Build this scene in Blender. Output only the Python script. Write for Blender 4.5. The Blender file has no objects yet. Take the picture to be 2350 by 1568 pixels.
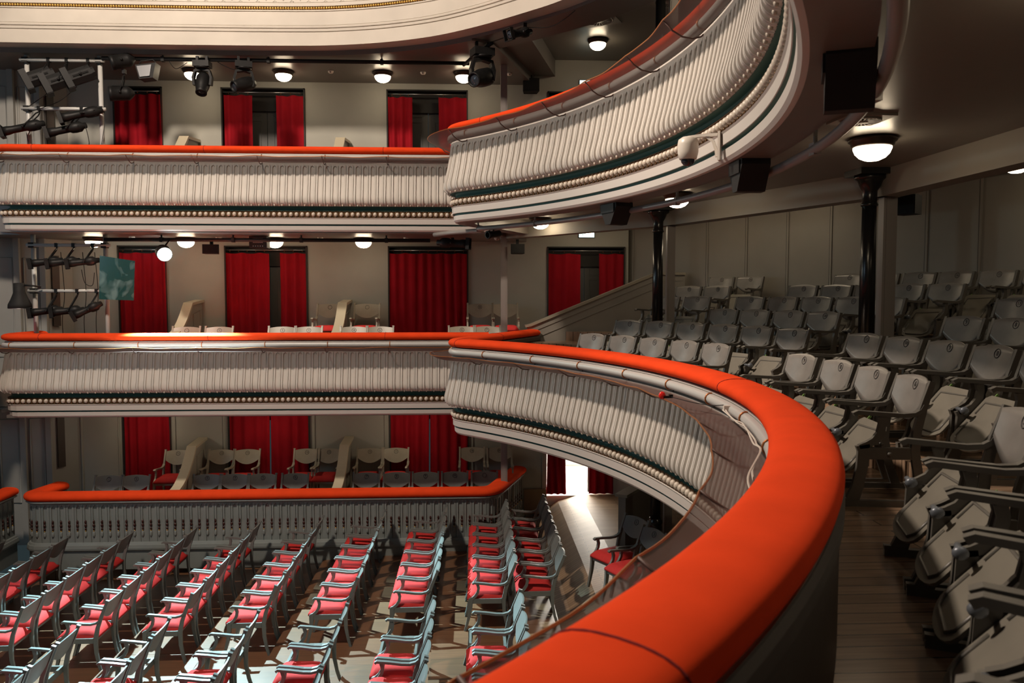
import bpy, math, random
from mathutils import Vector, Matrix
random.seed(7)
SC = bpy.context.scene
COL = SC.collection
PI = math.pi

# ------------------------------------------------------------------ camera
EYE = 4.6
FPX = 1828.0
pitch = math.atan(110.0 / FPX)
yaw = math.atan(88.0 / math.hypot(FPX, 110.0))
cd = bpy.data.cameras.new('camera')
cd.sensor_fit = 'HORIZONTAL'; cd.sensor_width = 36.0
cd.lens = FPX / 2350.0 * 36.0
cd.clip_start = 0.05; cd.clip_end = 100
cd.dof.use_dof = True; cd.dof.focus_distance = 10.5; cd.dof.aperture_fstop = 4.0
cam = bpy.data.objects.new('camera', cd)
cam.location = (0, 0, EYE)
cam.rotation_euler = (PI / 2 - pitch, 0, -yaw)
COL.objects.link(cam); SC.camera = cam

# ------------------------------------------------------------------ world, exposure, big lights
SC.view_settings.view_transform = 'Standard'
SC.view_settings.look = 'None'
SC.view_settings.exposure = 0.0
SC.view_settings.gamma = 1.0
SC.view_settings.use_curve_mapping = False
SC.cycles.use_denoising = True
SC.cycles.max_bounces = 6
SC.cycles.diffuse_bounces = 3
SC.cycles.glossy_bounces = 2
SC.cycles.transparent_max_bounces = 8
SC.cycles.sample_clamp_indirect = 4.0
w = bpy.data.worlds.new('world'); SC.world = w; w.use_nodes = True
w.node_tree.nodes['Background'].inputs[0].default_value = (0.40, 0.60, 0.66, 1)
w.node_tree.nodes['Background'].inputs[1].default_value = 0.05

def light(name, kind, loc, energy, color, aim=None, **kw):
    l = bpy.data.lights.new(name, kind); l.energy = energy; l.color = color
    for k, v in kw.items(): setattr(l, k, v)
    o = bpy.data.objects.new(name, l); o.location = loc
    if aim is not None:
        o.rotation_euler = (Vector(aim) - Vector(loc)).to_track_quat('-Z', 'Y').to_euler()
    COL.objects.link(o); return o

HC = (-5.35, 6.2)                      # centre of the horseshoe
light('chandelier_light', 'SPOT', (HC[0], HC[1], 12.2), 3900, (1.0, 0.83, 0.68), aim=(-1.4, 13.4, 8.3), spot_size=math.radians(126), spot_blend=0.7, shadow_soft_size=0.40)
light('chandelier_light', 'SPOT', (HC[0], HC[1], 12.2), 4000, (1.0, 0.83, 0.68), aim=(2.2, 3.0, 6.6), spot_size=math.radians(86), spot_blend=0.8, shadow_soft_size=0.40)
light('stage_lantern_beam', 'SPOT', (-5.10, 13.51, 5.225), 8000, (0.55, 0.90, 1.0), aim=(-4.15, 10.41, 0.725),
      spot_size=math.radians(86), spot_blend=0.4, shadow_soft_size=0.05)
light('proscenium_light', 'AREA', (-12.5, 5.5, 6.5), 90, (0.60, 0.80, 1.0), aim=(-3.0, 9.5, 0.5), shape='RECTANGLE', size=4.0, size_y=3.0)
light('corridor_light', 'AREA', (2.05, 16.5, 1.55), 85, (1.0, 0.90, 0.76), aim=(2.05, 12.0, 0.9), shape='RECTANGLE', size=1.0, size_y=1.7)

light('corridor_light', 'POINT', (2.2, 17.5, 2.75), 130, (1.0, 0.93, 0.84), shadow_soft_size=0.25)

# ------------------------------------------------------------------ materials
def mat(name, col, rough=0.6, metal=0.0, var=0.0, vscale=6.0, bump=0.0, bscale=60.0, emit=None, estr=0.0, spec=0.5, sheen=0.0):
    m = bpy.data.materials.new(name); m.use_nodes = True
    nt = m.node_tree; b = nt.nodes['Principled BSDF']
    b.inputs['Base Color'].default_value = (*col, 1); b.inputs['Roughness'].default_value = rough
    b.inputs['Metallic'].default_value = metal; b.inputs['Specular IOR Level'].default_value = spec
    if sheen: b.inputs['Sheen Weight'].default_value = sheen
    tc = nt.nodes.new('ShaderNodeTexCoord')
    if var > 0:
        n = nt.nodes.new('ShaderNodeTexNoise'); n.inputs['Scale'].default_value = vscale; n.inputs['Detail'].default_value = 4
        nt.links.new(tc.outputs['Object'], n.inputs['Vector'])
        r = nt.nodes.new('ShaderNodeValToRGB')
        r.color_ramp.elements[0].position = 0.3; r.color_ramp.elements[1].position = 0.7
        r.color_ramp.elements[0].color = (*[c * (1 - var) for c in col], 1)
        r.color_ramp.elements[1].color = (*[min(1, c * (1 + var)) for c in col], 1)
        nt.links.new(n.outputs['Fac'], r.inputs['Fac']); nt.links.new(r.outputs['Color'], b.inputs['Base Color'])
    if bump > 0:
        n2 = nt.nodes.new('ShaderNodeTexNoise'); n2.inputs['Scale'].default_value = bscale; n2.inputs['Detail'].default_value = 3
        nt.links.new(tc.outputs['Object'], n2.inputs['Vector'])
        bp = nt.nodes.new('ShaderNodeBump'); bp.inputs['Strength'].default_value = bump; bp.inputs['Distance'].default_value = 0.01
        nt.links.new(n2.outputs['Fac'], bp.inputs['Height']); nt.links.new(bp.outputs['Normal'], b.inputs['Normal'])
    if emit:
        b.inputs['Emission Color'].default_value = (*emit, 1); b.inputs['Emission Strength'].default_value = estr
    return m

def plank_mat(name, c1, c2, cm, row=0.1, length=1.6, rough=0.35, rot=0.0):
    m = bpy.data.materials.new(name); m.use_nodes = True
    nt = m.node_tree; b = nt.nodes['Principled BSDF']; L = nt.links.new
    tc = nt.nodes.new('ShaderNodeTexCoord'); mp = nt.nodes.new('ShaderNodeMapping'); mp.inputs['Rotation'].default_value = (0, 0, rot)
    L(tc.outputs['Object'], mp.inputs['Vector'])
    br = nt.nodes.new('ShaderNodeTexBrick')
    br.inputs['Color1'].default_value = (*c1, 1); br.inputs['Color2'].default_value = (*c2, 1); br.inputs['Mortar'].default_value = (*cm, 1)
    br.inputs['Scale'].default_value = 1.0; br.inputs['Mortar Size'].default_value = 0.004
    br.inputs['Brick Width'].default_value = length; br.inputs['Row Height'].default_value = row; br.inputs['Bias'].default_value = 0.0
    L(mp.outputs['Vector'], br.inputs['Vector'])
    mp2 = nt.nodes.new('ShaderNodeMapping'); mp2.inputs['Scale'].default_value = (2.0, 30, 2); mp2.inputs['Rotation'].default_value = (0, 0, rot)
    L(tc.outputs['Object'], mp2.inputs['Vector'])
    n = nt.nodes.new('ShaderNodeTexNoise'); n.inputs['Scale'].default_value = 1.5; n.inputs['Detail'].default_value = 5
    L(mp2.outputs['Vector'], n.inputs['Vector'])
    mx = nt.nodes.new('ShaderNodeMix'); mx.data_type = 'RGBA'; mx.blend_type = 'MULTIPLY'; mx.inputs[0].default_value = 0.55
    rp = nt.nodes.new('ShaderNodeValToRGB'); rp.color_ramp.elements[0].position = 0.25; rp.color_ramp.elements[1].position = 0.7
    rp.color_ramp.elements[0].color = (0.45, 0.42, 0.4, 1)
    L(n.outputs['Fac'], rp.inputs['Fac'])
    L(br.outputs['Color'], mx.inputs[6]); L(rp.outputs['Color'], mx.inputs[7]); L(mx.outputs[2], b.inputs['Base Color'])
    bp = nt.nodes.new('ShaderNodeBump'); bp.inputs['Strength'].default_value = 0.25; bp.inputs['Distance'].default_value = 0.01
    L(br.outputs['Fac'], bp.inputs['Height']); bp.invert = True; L(bp.outputs['Normal'], b.inputs['Normal'])
    b.inputs['Roughness'].default_value = rough
    return m

M = {}
M['plaster'] = mat('cream_plaster', (0.60, 0.55, 0.48), 0.6, var=0.06, vscale=3, bump=0.08, bscale=40)
M['flute'] = mat('fluted_plaster', (0.57, 0.53, 0.48), 0.55, var=0.05, vscale=4)
M['gallery'] = mat('gallery_plaster', (0.56, 0.51, 0.44), 0.6, var=0.08, vscale=1.5)
M['ledge'] = mat('pale_ledge_paint', (0.55, 0.51, 0.47), 0.5)
M['teal'] = mat('teal_bounce_cavetto', (0.062, 0.150, 0.130), 0.7)  # cyan bounce light from the lit stalls painted into this teal
M['bead'] = mat('bead_paint', (0.60, 0.52, 0.43), 0.4)
M['ring'] = mat('bronze_ring', (0.13, 0.065, 0.025), 0.4, metal=0.5)
M['gold'] = mat('gilding', (0.75, 0.45, 0.12), 0.35, metal=0.8)
M['red'] = mat('red_velvet', (0.80, 0.064, 0.014), 0.85, var=0.06, vscale=5, bump=0.12, bscale=300, spec=0.05)
M['seam'] = mat('dark_red_seam', (0.20, 0.01, 0.01), 0.9)
M['curtain'] = mat('red_curtain_cloth', (0.31, 0.008, 0.016), 0.85, var=0.10, vscale=3, spec=0.1)
M['seatred'] = mat('red_seat_cloth', (0.58, 0.036, 0.034), 0.8, var=0.06, vscale=12, bump=0.1, bscale=400, spec=0.2)
M['wall'] = mat('warm_grey_wall', (0.38, 0.375, 0.33), 0.75, var=0.05, vscale=2, bump=0.05)
M['wall_s'] = mat('cool_grey_wall', (0.30, 0.30, 0.28), 0.7, var=0.05, vscale=2)
M['wood_wall'] = mat('grey_painted_panel', (0.235, 0.215, 0.185), 0.6, var=0.06, vscale=1.5, bump=0.06, bscale=25)
M['ceil'] = mat('dark_ceiling_paint', (0.155, 0.135, 0.12), 0.38, bump=0.12, bscale=7)
M['ceil2'] = mat('grey_ceiling_paint', (0.17, 0.155, 0.135), 0.35, bump=0.12, bscale=7)
M['beam'] = mat('grey_beam_paint', (0.25, 0.235, 0.205), 0.55)
M['pipe'] = mat('painted_pipe', (0.50, 0.50, 0.48), 0.35)
M['copper'] = mat('copper_clip', (0.45, 0.17, 0.06), 0.4, metal=0.7)
M['wire'] = mat('dark_wire', (0.10, 0.05, 0.04), 0.5)
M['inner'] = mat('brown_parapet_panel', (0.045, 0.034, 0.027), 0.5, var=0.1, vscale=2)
M['chair'] = mat('grey_chair_paint', (0.15, 0.162, 0.152), 0.42, var=0.06, vscale=8)
M['chairc'] = mat('cream_grey_chair_paint', (0.33, 0.30, 0.235), 0.38, var=0.06, vscale=8)
M['fold'] = mat('dark_grey_frame_paint', (0.115, 0.108, 0.095), 0.38, var=0.08, vscale=8)
M['foldb'] = mat('grey_wood_back', (0.20, 0.185, 0.168), 0.33, var=0.10, vscale=9)
M['folds'] = mat('beige_ply_seat', (0.185, 0.17, 0.14), 0.5, var=0.06, vscale=6)
M['number'] = mat('dark_number_paint', (0.035, 0.030, 0.028), 0.6)
M['steel'] = mat('steel', (0.45, 0.46, 0.48), 0.3, metal=0.9)
M['bolt'] = mat('blue_grey_bolt', (0.17, 0.19, 0.22), 0.35, metal=0.3)
M['green'] = mat('green_tape', (0.20, 0.38, 0.10), 0.5)
M['black'] = mat('black_fixture', (0.009, 0.009, 0.009), 0.5, var=0.2, vscale=20, spec=0.25)
M['blackp'] = mat('black_plastic', (0.018, 0.018, 0.018), 0.65, spec=0.25)
M['iron'] = mat('black_cast_iron', (0.012, 0.012, 0.012), 0.25)
M['post'] = mat('grey_post_paint', (0.24, 0.22, 0.205), 0.4)
M['white'] = mat('white_plastic', (0.72, 0.66, 0.58), 0.35)
M['door'] = mat('grey_door_paint', (0.085, 0.085, 0.080), 0.5)
M['frame'] = mat('black_door_recess', (0.02, 0.018, 0.016), 0.7)
M['bronze'] = mat('dark_bronze_rim', (0.05, 0.035, 0.028), 0.35, metal=0.4)
M['bowl'] = mat('lit_opal_bowl', (0.9, 0.85, 0.75), 0.3, emit=(1.0, 0.80, 0.55), estr=22.5)
M['lens'] = mat('lit_lantern_lens', (0.8, 0.9, 0.9), 0.2, emit=(0.75, 1.0, 1.0), estr=400.0)
M['glass'] = mat('dark_lens_glass', (0.03, 0.035, 0.045), 0.08)
M['exit'] = mat('lit_exit_sign', (0.8, 0.9, 0.85), 0.4, emit=(0.75, 1.0, 0.92), estr=3.0)
M['exitt'] = mat('green_exit_lettering', (0.02, 0.22, 0.16), 0.5)
M['flame'] = mat('dark_red_flame', (0.045, 0.014, 0.010), 0.35)
M['flute1'] = mat('grey_box_paint', (0.21, 0.235, 0.225), 0.5, var=0.05)
M['grey1'] = mat('grey_box_moulding_paint', (0.22, 0.245, 0.235), 0.45, var=0.04)
M['capwood'] = mat('worn_cap_rail_paint', (0.30, 0.27, 0.21), 0.3)
M['divp'] = mat('divider_panel_paint', (0.30, 0.285, 0.24), 0.5)
M['divc'] = mat('divider_cap_paint', (0.50, 0.44, 0.32), 0.4)
M['corr'] = mat('white_corridor_paint', (0.85, 0.83, 0.80), 0.6)
M['redplastic'] = mat('red_plastic', (0.75, 0.02, 0.015), 0.25)
M['floor_s'] = plank_mat('stalls_board', (0.20, 0.095, 0.045), (0.215, 0.105, 0.05), (0.15, 0.07, 0.035), 0.14, 2.2, 0.36)
M['floor_s'].node_tree.nodes['Principled BSDF'].inputs['Coat Weight'].default_value = 0.8
M['floor_s'].node_tree.nodes['Principled BSDF'].inputs['Coat Roughness'].default_value = 0.42
M['floor_a'] = plank_mat('aisle_board', (0.26, 0.17, 0.10), (0.33, 0.22, 0.13), (0.07, 0.04, 0.025), 0.075, 1.8, 0.52)
M['floor_b'] = plank_mat('balcony_board', (0.27, 0.175, 0.115), (0.38, 0.255, 0.17), (0.03, 0.02, 0.014), 0.105, 2.4, 0.24)

def net_mat():
    m = bpy.data.materials.new('brown_net'); m.use_nodes = True
    nt = m.node_tree; nt.nodes.clear(); L = nt.links.new
    out = nt.nodes.new('ShaderNodeOutputMaterial'); mx = nt.nodes.new('ShaderNodeMixShader')
    tr = nt.nodes.new('ShaderNodeBsdfTransparent'); df = nt.nodes.new('ShaderNodeBsdfPrincipled')
    df.inputs['Base Color'].default_value = (0.11, 0.062, 0.054, 1); df.inputs['Roughness'].default_value = 0.5
    mx.inputs[0].default_value = 0.80
    L(tr.outputs[0], mx.inputs[1]); L(df.outputs[0], mx.inputs[2]); L(mx.outputs[0], out.inputs[0])
    return m
M['net'] = net_mat()
def gel_mat():
    m = bpy.data.materials.new('smudged_glass'); m.use_nodes = True
    nt = m.node_tree; nt.nodes.clear(); L = nt.links.new
    out = nt.nodes.new('ShaderNodeOutputMaterial'); mx = nt.nodes.new('ShaderNodeMixShader')
    tr = nt.nodes.new('ShaderNodeBsdfTransparent'); tr.inputs[0].default_value = (0.35, 0.6, 0.58, 1)
    df = nt.nodes.new('ShaderNodeBsdfPrincipled'); df.inputs['Roughness'].default_value = 0.15
    tc = nt.nodes.new('ShaderNodeTexCoord'); n = nt.nodes.new('ShaderNodeTexNoise'); n.inputs['Scale'].default_value = 3.2; n.inputs['Distortion'].default_value = 1.2
    L(tc.outputs['Object'], n.inputs['Vector'])
    r = nt.nodes.new('ShaderNodeValToRGB'); r.color_ramp.elements[0].position = 0.5; r.color_ramp.elements[1].position = 0.68
    r.color_ramp.elements[0].color = (0.02, 0.075, 0.07, 1); r.color_ramp.elements[1].color = (0.16, 0.26, 0.26, 1)
    L(n.outputs['Fac'], r.inputs['Fac']); L(r.outputs['Color'], df.inputs['Base Color'])
    mx.inputs[0].default_value = 0.75
    L(tr.outputs[0], mx.inputs[1]); L(df.outputs[0], mx.inputs[2]); L(mx.outputs[0], out.inputs[0])
    return m
M['gel'] = gel_mat()

# ------------------------------------------------------------------ mesh builder
class MB:
    def __init__(s): s.v = []; s.f = []; s.m = []; s.mats = []; s.sm = []; s.X = Matrix.Identity(4)
    def mi(s, m):
        if m not in s.mats: s.mats.append(m)
        return s.mats.index(m)
    def add(s, vs, fs, m, smooth=False):
        b = len(s.v); k = s.mi(m)
        s.v += [tuple(s.X @ Vector(v)) for v in vs]
        for f in fs: s.f.append([b + i for i in f]); s.m.append(k); s.sm.append(smooth)
    def box(s, c, d, m, rz=0.0, rx=0.0, ry=0.0):
        R = Matrix.Rotation(rz, 3, 'Z') @ Matrix.Rotation(ry, 3, 'Y') @ Matrix.Rotation(rx, 3, 'X')
        vs = []
        for x in (-.5, .5):
            for y in (-.5, .5):
                for z in (-.5, .5):
                    p = R @ Vector((x * d[0], y * d[1], z * d[2])); vs.append((p.x + c[0], p.y + c[1], p.z + c[2]))
        s.add(vs, [(0, 1, 3, 2), (4, 6, 7, 5), (0, 4, 5, 1), (2, 3, 7, 6), (0, 2, 6, 4), (1, 5, 7, 3)], m)
    def tube(s, pts, r, m, n=8, closed=False, flat=1.0):
        P = [Vector(p) for p in pts]; N = len(P); vs = []; rr = r if isinstance(r, (list, tuple)) else [r] * N
        ref = None
        for i in range(N):
            if closed: t = P[(i + 1) % N] - P[i - 1]
            else: t = P[min(i + 1, N - 1)] - P[max(i - 1, 0)]
            t.normalize()
            if ref is None:
                ref = Vector((0, 0, 1)) if abs(t.z) < 0.9 else Vector((1, 0, 0))
            a = t.cross(ref)
            if a.length < 1e-4: a = t.cross(Vector((1, 0, 0)))
            a.normalize(); b = a.cross(t); ref = b.copy()
            for k in range(n):
                th = 2 * PI * k / n
                vs.append(P[i] + a * math.cos(th) * rr[i] + b * math.sin(th) * rr[i] * flat)
        fs = []
        for i in range(N if closed else N - 1):
            for k in range(n):
                j = (i + 1) % N
                fs.append((i * n + k, j * n + k, j * n + (k + 1) % n, i * n + (k + 1) % n))
        if not closed: fs += [tuple(range(n)), tuple(reversed(range((N - 1) * n, N * n)))]
        s.add(vs, fs, m, n > 5)
    def bar(s, pts, wd, th, m, side=(1, 0, 0), ths=None):
        """flat bar: width wd along 'side', thickness th in the plane of the curve"""
        P = [Vector(p) for p in pts]; sd = Vector(side).normalized(); vs = []; N = len(P)
        for i in range(N):
            t = (P[min(i + 1, N - 1)] - P[max(i - 1, 0)]).normalized(); nn = t.cross(sd).normalized()
            h = (ths[i] if ths else th) / 2
            for a, b in ((-1, -1), (1, -1), (1, 1), (-1, 1)): vs.append(P[i] + sd * a * wd / 2 + nn * b * h)
        fs = [(i * 4 + k, i * 4 + (k + 1) % 4, i * 4 + 4 + (k + 1) % 4, i * 4 + 4 + k) for i in range(N - 1) for k in range(4)]
        fs += [(3, 2, 1, 0), tuple((N - 1) * 4 + k for k in range(4))]
        s.add(vs, fs, m)
    def lathe(s, prof, m, n=16, c=(0, 0, 0), R=None, capped=True, flute=0, fd=0.0):
        vs = []; R = R or Matrix.Identity(3); c = Vector(c)
        for r, z in prof:
            for k in range(n):
                th = 2 * PI * k / n; q = r * (1 - fd * (k % 2) if flute else 1)
                vs.append(R @ Vector((q * math.cos(th), q * math.sin(th), z)) + c)
        fs = []
        for i in range(len(prof) - 1):
            for k in range(n): fs.append((i * n + k, i * n + (k + 1) % n, (i + 1) * n + (k + 1) % n, (i + 1) * n + k))
        if capped: fs += [tuple(reversed(range(n))), tuple(range((len(prof) - 1) * n, len(prof) * n))]
        s.add(vs, fs, m, True)
    def sphere(s, c, r, m, n=10, k=6, sc=(1, 1, 1)):
        vs = [(c[0], c[1], c[2] + r * sc[2])]; fs = []
        for i in range(1, k):
            ph = PI * i / k
            for j in range(n):
                th = 2 * PI * j / n
                vs.append((c[0] + r * sc[0] * math.sin(ph) * math.cos(th), c[1] + r * sc[1] * math.sin(ph) * math.sin(th), c[2] + r * sc[2] * math.cos(ph)))
        vs.append((c[0], c[1], c[2] - r * sc[2]))
        for j in range(n): fs.append((0, 1 + j, 1 + (j + 1) % n))
        for i in range(k - 2):
            for j in range(n): fs.append((1 + i * n + j, 1 + (i + 1) * n + j, 1 + (i + 1) * n + (j + 1) % n, 1 + i * n + (j + 1) % n))
        L = len(vs) - 1
        for j in range(n): fs.append((1 + (k - 2) * n + j, L, 1 + (k - 2) * n + (j + 1) % n))
        s.add(vs, fs, m, True)
    def prism(s, poly, z0, z1, m):
        """vertical prism of a plan polygon; z0/z1 may be functions of (x,y)"""
        f0 = z0 if callable(z0) else (lambda x, y: z0); f1 = z1 if callable(z1) else (lambda x, y: z1)
        n = len(poly)
        vs = [(x, y, f0(x, y)) for x, y in poly] + [(x, y, f1(x, y)) for x, y in poly]
        fs = [tuple(reversed(range(n))), tuple(range(n, 2 * n))] + [(i, (i + 1) % n, n + (i + 1) % n, n + i) for i in range(n)]
        s.add(vs, fs, m)
    def slab(s, poly3, vec, m):
        n = len(poly3); V = Vector(vec)
        vs = [Vector(p) for p in poly3] + [Vector(p) + V for p in poly3]
        fs = [tuple(reversed(range(n))), tuple(range(n, 2 * n))] + [(i, (i + 1) % n, n + (i + 1) % n, n + i) for i in range(n)]
        s.add(vs, fs, m)
    def mesh(s, name):
        me = bpy.data.meshes.new(name); me.from_pydata([tuple(v) for v in s.v], [], s.f)
        for m in s.mats: me.materials.append(M[m])
        me.polygons.foreach_set('material_index', s.m); me.polygons.foreach_set('use_smooth', s.sm)
        me.update(); return me
    def build(s, name, parent=None):
        return link(name, s.mesh(name), parent)

def link(name, data, parent=None, loc=None, rz=None):
    o = bpy.data.objects.new(name, data); COL.objects.link(o)
    if parent: o.parent = parent
    if loc: o.location = loc
    if rz is not None: o.rotation_euler = (0, 0, rz)
    return o
def tag(o, label, cat, group=None, kind=None):
    o['label'] = label; o['category'] = cat
    if group: o['group'] = group
    if kind: o['kind'] = kind
    return o
def thing(name, label, cat, loc=(0, 0, 0), rz=0.0, group=None):
    return tag(link(name, None, None, loc, rz), label, cat, group)
def struct(name, mb, parent=None):
    o = mb.build(name, parent)
    if not parent: o['kind'] = 'structure'
    return o
ORD = ['first', 'second', 'third', 'fourth', 'fifth', 'sixth', 'seventh', 'eighth', 'ninth', 'tenth', 'eleventh', 'twelfth']

# ------------------------------------------------------------------ plan curves
class Path:
    def __init__(s, pts):
        s.p = [Vector(p) for p in pts]; s.s = [0.0]
        for a, b in zip(s.p, s.p[1:]): s.s.append(s.s[-1] + (b - a).length)
        s.L = s.s[-1]; s.n = []
        for i in range(len(s.p)):
            t = (s.p[min(i + 1, len(s.p) - 1)] - s.p[max(i - 1, 0)]).normalized(); s.n.append(Vector((-t.y, t.x)))
        s.k = 0
    def at(s, x):
        x = max(0, min(s.L, x))
        k = min(s.k, len(s.p) - 2)
        if s.s[k] > x: k = 0
        while k < len(s.p) - 2 and s.s[k + 1] < x: k += 1
        s.k = k
        f = (x - s.s[k]) / max(1e-9, s.s[k + 1] - s.s[k])
        return s.p[k].lerp(s.p[k + 1], f), s.n[k].lerp(s.n[k + 1], f).normalized()
    def off(s, x, o):
        p, n = s.at(x); q = p + n * o; return (q.x, q.y)
def bez(p0, p1, p2, p3, n=14):
    P = [Vector(p) for p in (p0, p1, p2, p3)]; r = []
    for i in range(n + 1):
        t = i / n; r.append(P[0] * (1 - t) ** 3 + P[1] * 3 * t * (1 - t) ** 2 + P[2] * 3 * t * t * (1 - t) + P[3] * t ** 3)
    return r
def arc(R, a0, a1, n):
    return [Vector((HC[0] + R * math.cos(math.radians(a0 + (a1 - a0) * i / n)), HC[1] + R * math.sin(math.radians(a0 + (a1 - a0) * i / n)))) for i in range(n + 1)]
def lin(a, b, n):
    a = Vector(a); b = Vector(b); return [a.lerp(b, i / n) for i in range(n + 1)]

R0 = 7.25
a_end = 44.3
A = arc(R0, -62, a_end, 110)
tn = Vector((-math.sin(math.radians(a_end)), math.cos(math.radians(a_end))))
T2 = Vector((1.14, 2.45)).normalized(); E0 = Vector((-0.13, 12.25))
nose = bez(A[-1], A[-1] + tn * 0.40, E0 - T2 * 0.42, E0, 24)
REAR = Path(A + nose[1:] + lin(E0, (0.98, 14.55), 16)[1:])
S_NOSE = REAR.s[len(A) - 1]                         # arc length where the nose begins
SY = 13.28
def rcorner(x, y, r, dirx):                           # quarter round from the front line back along +y at the left end
    return [Vector((x + r - r * math.sin(t), y + r - r * math.cos(t))) for t in [PI / 2 * i / 8 for i in range(9)]]
SIDE = Path(lin((0.25, SY), (-7.45, SY), 60) + rcorner(-7.72, SY, 0.27, -1)[1:] + lin((-7.72, SY + 0.27), (-7.72, 14.35), 5)[1:])

def sweep(mb, path, s0, s1, ds, prof, m, smooth=True, close=False, z0=0.0, cap=False):
    n = max(1, int(round((s1 - s0) / ds))); K = len(prof); vs = []
    for i in range(n + 1):
        p, nn = path.at(s0 + (s1 - s0) * i / n)
        for o, z in prof: vs.append((p.x + nn.x * o, p.y + nn.y * o, z0 + z))
    fs = []; KK = K if close else K - 1
    for i in range(n):
        for k in range(KK):
            a = i * K + k; b = i * K + (k + 1) % K
            fs.append((a, b, b + K, a + K))
    if cap: fs += [tuple(range(K)), tuple(reversed(range(n * K, n * K + K)))]
    mb.add(vs, fs, m, smooth)

def interp(prof, t):
    L = [0]
    for a, b in zip(prof, prof[1:]): L.append(L[-1] + math.hypot(a[0] - b[0], a[1] - b[1]))
    x = t * L[-1]
    for i in range(len(prof) - 1):
        if x <= L[i + 1] or i == len(prof) - 2:
            f = (x - L[i]) / (L[i + 1] - L[i]); return (prof[i][0] + (prof[i + 1][0] - prof[i][0]) * f, prof[i][1] + (prof[i + 1][1] - prof[i][1]) * f)

def smoothprof(pts, n=5):
    P = [Vector(p) for p in pts]; out = []
    for i in range(len(P) - 1):
        p0 = P[max(i - 1, 0)]; p1 = P[i]; p2 = P[i + 1]; p3 = P[min(i + 2, len(P) - 1)]
        for k in range(n):
            t = k / n
            out.append(tuple(0.5 * ((2 * p1) + (p2 - p0) * t + (2 * p0 - 5 * p1 + 4 * p2 - p3) * t * t + (3 * p1 - p0 - 3 * p2 + p3) * t ** 3)))
    out.append(tuple(P[-1])); return out

BELLY = smoothprof([(0, -0.27), (0.004, -0.34), (0.022, -0.47), (0.048, -0.61), (0.082, -0.75), (0.106, -0.85), (0.10, -0.915), (0.066, -0.955), (0.015, -0.975)], 4)
FP = 0.122
def flutes(mb, path, s0, s1, z0, prof, pitch, ztop, m, depth=0.017, zbot=None):
    n = int((s1 - s0) / pitch); pitch = (s1 - s0) / n
    ph = [0, .035, .25, .28, .33, .41, .5, .59, .67, .72, .75, .965]
    rad = 0.24 * pitch
    rows = sorted(set([p for p in prof] + [(interp_o(prof, z), z) for z in (ztop + rad, ztop + rad * .9, ztop + rad * .72, ztop + rad * .45, ztop)]), key=lambda p: (-p[1]))
    # keep order along the profile (z falls monotonically)
    K = len(rows); vs = []; C = 0
    for i in range(n + 1):
        for u in (ph if i < n else [0]):
            p, nn = path.at(s0 + (i + u) * pitch); C += 1
            x = abs(u - 0.5) * pitch
            for o, z in rows:
                d = 0.0
                lim = ztop + math.sqrt(max(0, rad * rad - x * x)) if x < rad else -9
                lim2 = ztop + math.sqrt(max(0, (2.0 * rad) ** 2 - x * x)) if x < 2.0 * rad else ztop
                if x < rad and z < lim + 1e-6 and (zbot is None or z > zbot + 0.02): d = -depth
                elif x < 2.0 * rad and z < lim2 and u not in (0,) and (zbot is None or z > zbot): d = 0.005 if .2 < abs(u - .5) < .3 else 0.002
                elif u == 0: d = -0.016 if z < ztop + 1.2 * rad else 0
                vs.append((p.x + nn.x * (o + d), p.y + nn.y * (o + d), z0 + z))
    fs = [(c * K + k, c * K + k + 1, (c + 1) * K + k + 1, (c + 1) * K + k) for c in range(C - 1) for k in range(K - 1)]
    mb.add(vs, fs, m, False)
    return n, pitch
def interp_o(prof, z):
    for a, b in zip(prof, prof[1:]):
        if a[1] >= z >= b[1]:
            return a[0] + (b[0] - a[0]) * (a[1] - z) / max(1e-9, a[1] - b[1])
    return prof[0][0]

def ell(cx, cz, rx, rz, n=18, sq=1.0):
    return [(cx + rx * math.copysign(abs(math.cos(2 * PI * k / n)) ** sq, math.cos(2 * PI * k / n)), cz + rz * math.copysign(abs(math.sin(2 * PI * k / n)) ** sq, math.sin(2 * PI * k / n))) for k in range(n)]

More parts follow.
